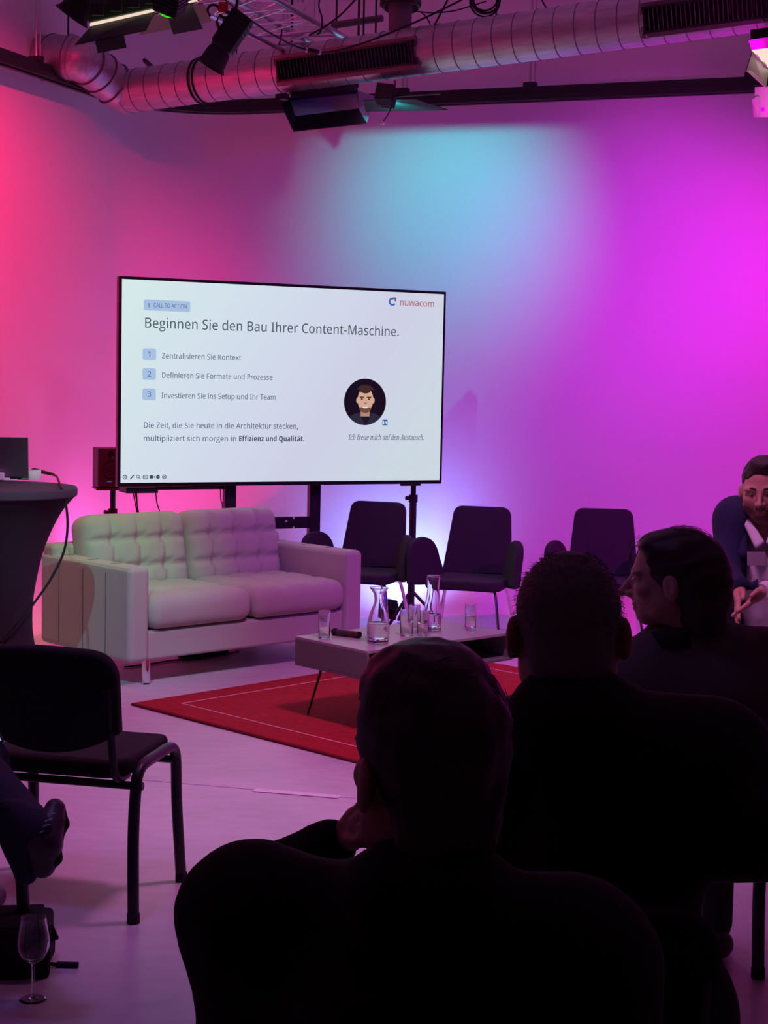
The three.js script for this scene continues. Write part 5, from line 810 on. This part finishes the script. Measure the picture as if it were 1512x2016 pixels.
{ // large panel at the upper left
  const t = thing('panel_light', 'large panel light with drooping barn doors at the upper left', 'stage light');
  const f = [P(177, 51, 7.4), P(389, 3, 7.4), P(430, -60, 7.05), P(200, -10, 7.05)];
  const lo = [P(177, 51, 7.4), P(389, 3, 7.4), P(388, -1, 7.36), P(178, 46, 7.36)];
  plate(lo, 0.004, warmGlow(0.9), 'diffuser_glow', t);
  plate([P(176, 46, 7.4), P(389, -2, 7.4), P(400, -90, 7.4), P(176, -40, 7.4)], 0.05, M.green, 'housing', t);
  for (let i = 0; i < 6; i++) { const k = i / 6 + 0.06; const c = P(180 + 210 * k, 22 - 47 * k, 7.34); mesh('heat_sink', at(rbox(0.055, 0.05, 0.03, 0.004), c.x, c.y, c.z), M.blackMatte, t); }
  plate([P(178, 53, 7.4), P(304, 24, 7.4), P(288, 60, 7.25), P(148, 88, 7.2)], 0.004, M.blackMatte, 'barn_door', t);
  plate([P(186, 72, 7.28), P(243, 62, 7.28), P(249, 93, 7.1), P(192, 104, 7.1)], 0.004, M.blackMatte, 'barn_door', t);
  plate([P(326, 20, 7.4), P(379, 9, 7.4), P(399, 56, 7.2), P(341, 67, 7.2)], 0.004, M.blackMatte, 'barn_door', t);
  plate([P(304, 27, 7.5), P(400, 6, 7.5), P(416, 42, 7.7), P(276, 68, 7.7)], 0.004, S(0.2, 0.03, 0.06, 0.6), 'barn_door', t);
  mesh('hinge', merge([between(P(304, 22, 7.37), P(322, 18, 7.37), 0.007), between(P(310, 27, 7.36), P(320, 25, 7.36), 0.006), between(P(372, 8, 7.37), P(388, 5, 7.37), 0.006)]), M.steel, t);
  mesh('yoke', between(P(290, 10, 7.4), P(290, 10, 7.4).setY(4.45), 0.014), M.blackMetal, t);
  const g = areaLight('warm_left_panel', [P(177, 56, 7.38), P(389, 8, 7.38), P(388, 3, 7.3), P(178, 50, 7.3)], [1, 0.85, 0.6], 0.06);
}
function washBody(label, key, rgb, mount) {                  // housing of a wash lamp whose lens stands at LAMP[key][0]
  const lens = LAMP[key][0], dir = LAMP[key][1].clone().sub(lens).normalize(), t = thing('wash_light', label, 'stage light', lens); t.quaternion.setFromUnitVectors(V(0, 0, 1), dir);
  mesh('lamp_body', at(rbox(0.12, 0.1, 0.1, 0.012), 0, 0, -0.09), M.blackMatte, t); for (let i = 0; i < 4; i++) mesh('cooling_fin', at(box(0.13, 0.11, 0.005), 0, 0, -0.13 + i * 0.016), M.blackMetal, t);
  mesh('lens', at(new THREE.CylinderGeometry(0.04, 0.04, 0.006, 28).rotateX(Math.PI / 2), 0, 0, -0.034), new THREE.MeshStandardMaterial({ color: 0x111111, emissive: new THREE.Color().setRGB(...rgb), emissiveIntensity: 0.8 }), t);
  const up = V(0, mount, 0).applyQuaternion(t.quaternion.clone().invert()); mesh('yoke', between(V(0, 0, -0.1), V(0, 0, -0.1).add(up), 0.01), M.blackMetal, t);
}
washBody('wash lamp throwing pink light on the left wall, above the view', 'pink', [1, 0, 0.1], 0.45);
washBody('wash lamp throwing violet light low on the back wall, right of the view', 'violet', [0.82, 0, 1], 0.5);
washBody('wash lamp throwing deep blue light on the back wall, right of the view', 'lilac', [0.02, 0.02, 1], 1.4);
washBody('wash lamp throwing blue light on the sofa arm, above the audience', 'blue', [0.16, 0.6, 1], 1.0);
washBody('wash lamp throwing green light on the sofa, behind the large panel', 'green', [0.02, 1, 0], 0.9);
washBody('wash lamp throwing soft pink light over the stage floor', 'stage', [1, 0.34, 0.89], 0.22);
washBody('wash lamp throwing soft violet light over the aisle floor', 'aisle', [0.63, 0.15, 1], 0.22);
washBody('floor uplight hidden in the corner behind the sofa', 'cornerUp', [1, 0.08, 0.97], -0.13);
washBody('floor uplight against the back wall behind the television', 'wallUp', [0.11, 0.46, 1], -0.13);
function coneSpot(name, label, rimA, rimB, apexA, apexB, tail, dist, w) {
  const t = thing(name, label, 'stage light'), ra = P(...rimA, dist), rb = P(...rimB, dist), rim = ra.clone().lerp(rb, 0.5), tip = P(...apexA, dist).lerp(P(...apexB, dist), 0.5), end = P(...tail, dist), R = ra.distanceTo(rb) / 2, ax = rim.clone().sub(tip), L = ax.length(), q = new THREE.Quaternion().setFromUnitVectors(V(0, 1, 0), ax.normalize());
  const r0 = w * 0.42; mesh('reflector', lathe([[r0, 0], [r0 * 1.25, L * 0.25], [R * 0.82, L * 0.8], [R, L], [R - 0.004, L], [R * 0.8, L * 0.78], [r0 * 1.1, L * 0.25], [r0 - 0.004, 0.002]], 40).applyQuaternion(q).translate(tip.x, tip.y, tip.z), M.blackMatte, t);
  const len = tip.distanceTo(end), body = rbox(w, len, w, 0.012); const q2 = new THREE.Quaternion().setFromUnitVectors(V(0, 1, 0), end.clone().sub(tip).normalize()), mid = tip.clone().lerp(end, 0.5); mesh('lamp_body', body.applyQuaternion(q2).translate(mid.x, mid.y, mid.z), M.blackMatte, t);
  const cap_ = new THREE.CylinderGeometry(w * 0.5, w * 0.5, 0.02, 24).applyQuaternion(q2).translate(tip.x, tip.y, tip.z); mesh('lock_ring', cap_, M.blackMetal, t);
  for (let i = 0; i < 4; i++) { const c = tip.clone().lerp(end, 0.55 + i * 0.12); mesh('cooling_fin', rbox(w * 1.06, 0.006, w * 1.06, 0.002).applyQuaternion(q2).translate(c.x, c.y, c.z), M.blackMetal, t); }
  mesh('yoke', tube([mid.clone().add(V(-w * 0.55, 0, 0)), mid.clone().add(V(-w * 0.7, 0.08, 0)), end.clone().add(V(-w * 0.3, 0.06, 0)), end.clone().setY(4.45)], 0.008, 24, 8), M.blackMetal, t); return t;
}
coneSpot('spot_light', 'black spotlight with conical reflector hanging before the duct', [389, 112], [439, 151], [424, 84], [448, 104], [480, 30], 8.2, 0.115);
coneSpot('spot_light', 'black conical spotlight cut off by the top edge at the left', [108, 13], [173, 53], [150, -14], [180, 6], [190, -40], 7.6, 0.12);
{
  const rp = P(440, 14, 8.2), t = thing('safety_clamp', 'red and black safety clamp above the hanging spotlight', 'clamp', rp); mesh('clamp_jaw', rbox(0.045, 0.05, 0.03, 0.006), M.red, t); mesh('clamp_hook', new THREE.TorusGeometry(0.03, 0.007, 8, 20, 4.2).translate(-0.05, -0.02, 0), M.blackMetal, t); mesh('clamp_arm', between(V(0.01, -0.02, 0), V(0.07, -0.05, 0), 0.01), M.blackMetal, t);
  // dark mounting column with a coil of cable
  const c = P(788, 30, 9.75), m = thing('ceiling_column', 'dark round mounting column hanging from the ceiling behind the duct', 'column', V(c.x, 0, c.z));
  mesh('tube', at(new THREE.CylinderGeometry(0.068, 0.068, 0.55, 32), 0, 4.18, 0), M.blackMatte, m); mesh('end_sleeve', at(new THREE.CylinderGeometry(0.073, 0.066, 0.22, 32), 0, 3.81, 0), S(0.16, 0.13, 0.15, 0.5), m); mesh('bottom_cap', at(new THREE.CylinderGeometry(0.062, 0.058, 0.06, 32), 0, 3.68, 0), S(0.16, 0.13, 0.15, 0.5), m);
  const coil = (label, ctr, R, n, rot, mat) => { const g = []; for (let i = 0; i < n; i++) { const k = new THREE.TorusGeometry(R * (0.92 + 0.16 * rnd()), 0.0055, 6, 40); k.rotateX(rot + (rnd() - 0.5) * 0.3); k.rotateY((rnd() - 0.5) * 0.5); k.translate(ctr.x + (rnd() - 0.5) * 0.02, ctr.y + (rnd() - 0.5) * 0.04, ctr.z + (rnd() - 0.5) * 0.02); g.push(k); } return single('cable_coil', label, 'cable', merge(g), mat); };
  coil('coil of cable slung round the dark ceiling column', P(790, 8, 9.75), 0.11, 8, Math.PI / 2 - 0.15, S(0.05, 0.04, 0.02, 0.6));
  coil('coil of thin black cable hanging at the top edge, right of the column', P(955, -4, 9.6), 0.085, 6, 0.2, M.cable);
  const cab = (label, pts, r = 0.005) => single('cable', label, 'cable', tube(pts.map((q) => P(...q)), r, 60, 6), M.cable);
  cab('black cable slung from the truss over the duct to the column', [[430, -12, 8.4], [470, 22, 8.7], [520, 58, 9.0], [570, 86, 9.25], [600, 97, 9.35], [640, 103, 9.4], [690, 93, 9.4], [760, 68, 9.4], [830, 38, 9.45], [900, 4, 9.5], [930, -14, 9.5]], 0.006);
  const k = thing('cable_joint', 'black inline cable connector lying against the duct', 'connector'); mesh('joint_body', between(P(601, 97.5, 9.33), P(630, 103, 9.38), 0.013), M.blackMatte, k); mesh('joint_ring', between(P(601, 97.5, 9.33), P(605, 98.5, 9.335), 0.015), M.steel, k); mesh('joint_ring', between(P(626, 102, 9.37), P(630, 103, 9.38), 0.015), M.steel, k);
  cab('taut black cable rising to the right from the truss end', [[608, 70, 9.6], [640, 52, 9.6], [672, 28, 9.6], [706, -8, 9.6]], 0.006);
  cab('thin black cable looping down in front of the truss', [[630, -8, 9.6], [628, 14, 9.6], [634, 36, 9.6], [632, 60, 9.6], [624, 68, 9.6]]);
  cab('short black cable dangling under the truss', [[555, 58, 9.3], [553, 75, 9.3], [549, 88, 9.3]]);
  cab('black cable hanging steeply from the top edge to the duct', [[884, -6, 9.5], [872, 18, 9.5], [852, 56, 9.5]], 0.006);
  cab('thin black cable drooping between column and coil', [[815, 22, 9.6], [850, 25, 9.6], [890, 22, 9.6], [920, 14, 9.6], [958, 2, 9.6]], 0.004);
  cab('thin black cable arching down from the column to the duct', [[826, 22, 9.6], [838, 32, 9.6], [846, 46, 9.6], [848, 58, 9.6]], 0.004);
  cab('short black cable crossing the top edge right of the coil', [[1064, -8, 9.4], [1072, 10, 9.4], [1085, 25, 9.3]], 0.005);
  const hc = cab('thin cable dangling below the duct with a silvery end', [[778, 158, 8.9], [777, 178, 8.9], [772, 205, 8.9], [764, 225, 8.9], [754, 239, 8.9]], 0.0035);
  const he = P(752, 241, 8.9), hk = thing('cable_hook', 'silvery hook at the end of the dangling cable', 'hook', he); mesh('hook_ring', new THREE.TorusGeometry(0.009, 0.003, 8, 18), M.chrome, hk); mesh('hook_clip', at(rbox(0.012, 0.01, 0.008, 0.003), -0.014, -0.004, 0), M.chrome, hk); mesh('hook_bead', at(new THREE.SphereGeometry(0.007, 10, 8), 0.012, -0.004, 0), M.chrome, hk);
  const rl = thing('ceiling_channel', 'dark steel channel under the ceiling left of the column', 'channel'); mesh('channel_profile', between(P(655, 50, 10.2), P(752, 36, 10.0), 0.022, 0.022, 6), S(0.12, 0.1, 0.11, 0.6), rl);
  for (const [x, y, z] of [[716, 42, 10.05], [740, 40, 10.02], [662, 50, 10.2]]) { const p = P(x, y, z); mesh('threaded_rod', between(p.clone().setY(p.y - 0.1), p.clone().setY(4.45), 0.006, 0.006, 8), M.blackMetal, rl); }
  const flag = thing('angle_bracket', 'small dark steel bracket on the wall above the duct', 'bracket'); plate([P(283, 115, 11.0), P(285, 122, 11.0), P(303, 132, 11.1), P(295, 132, 11.1)], 0.02, M.blackMetal, 'bracket_plate', flag); mesh('bracket_bolt', between(P(284, 118, 11.0), P(284, 118, 11.0).add(V(0, 0, -0.5)), 0.01), M.blackMetal, flag);
}
renderer.render(scene, camera);
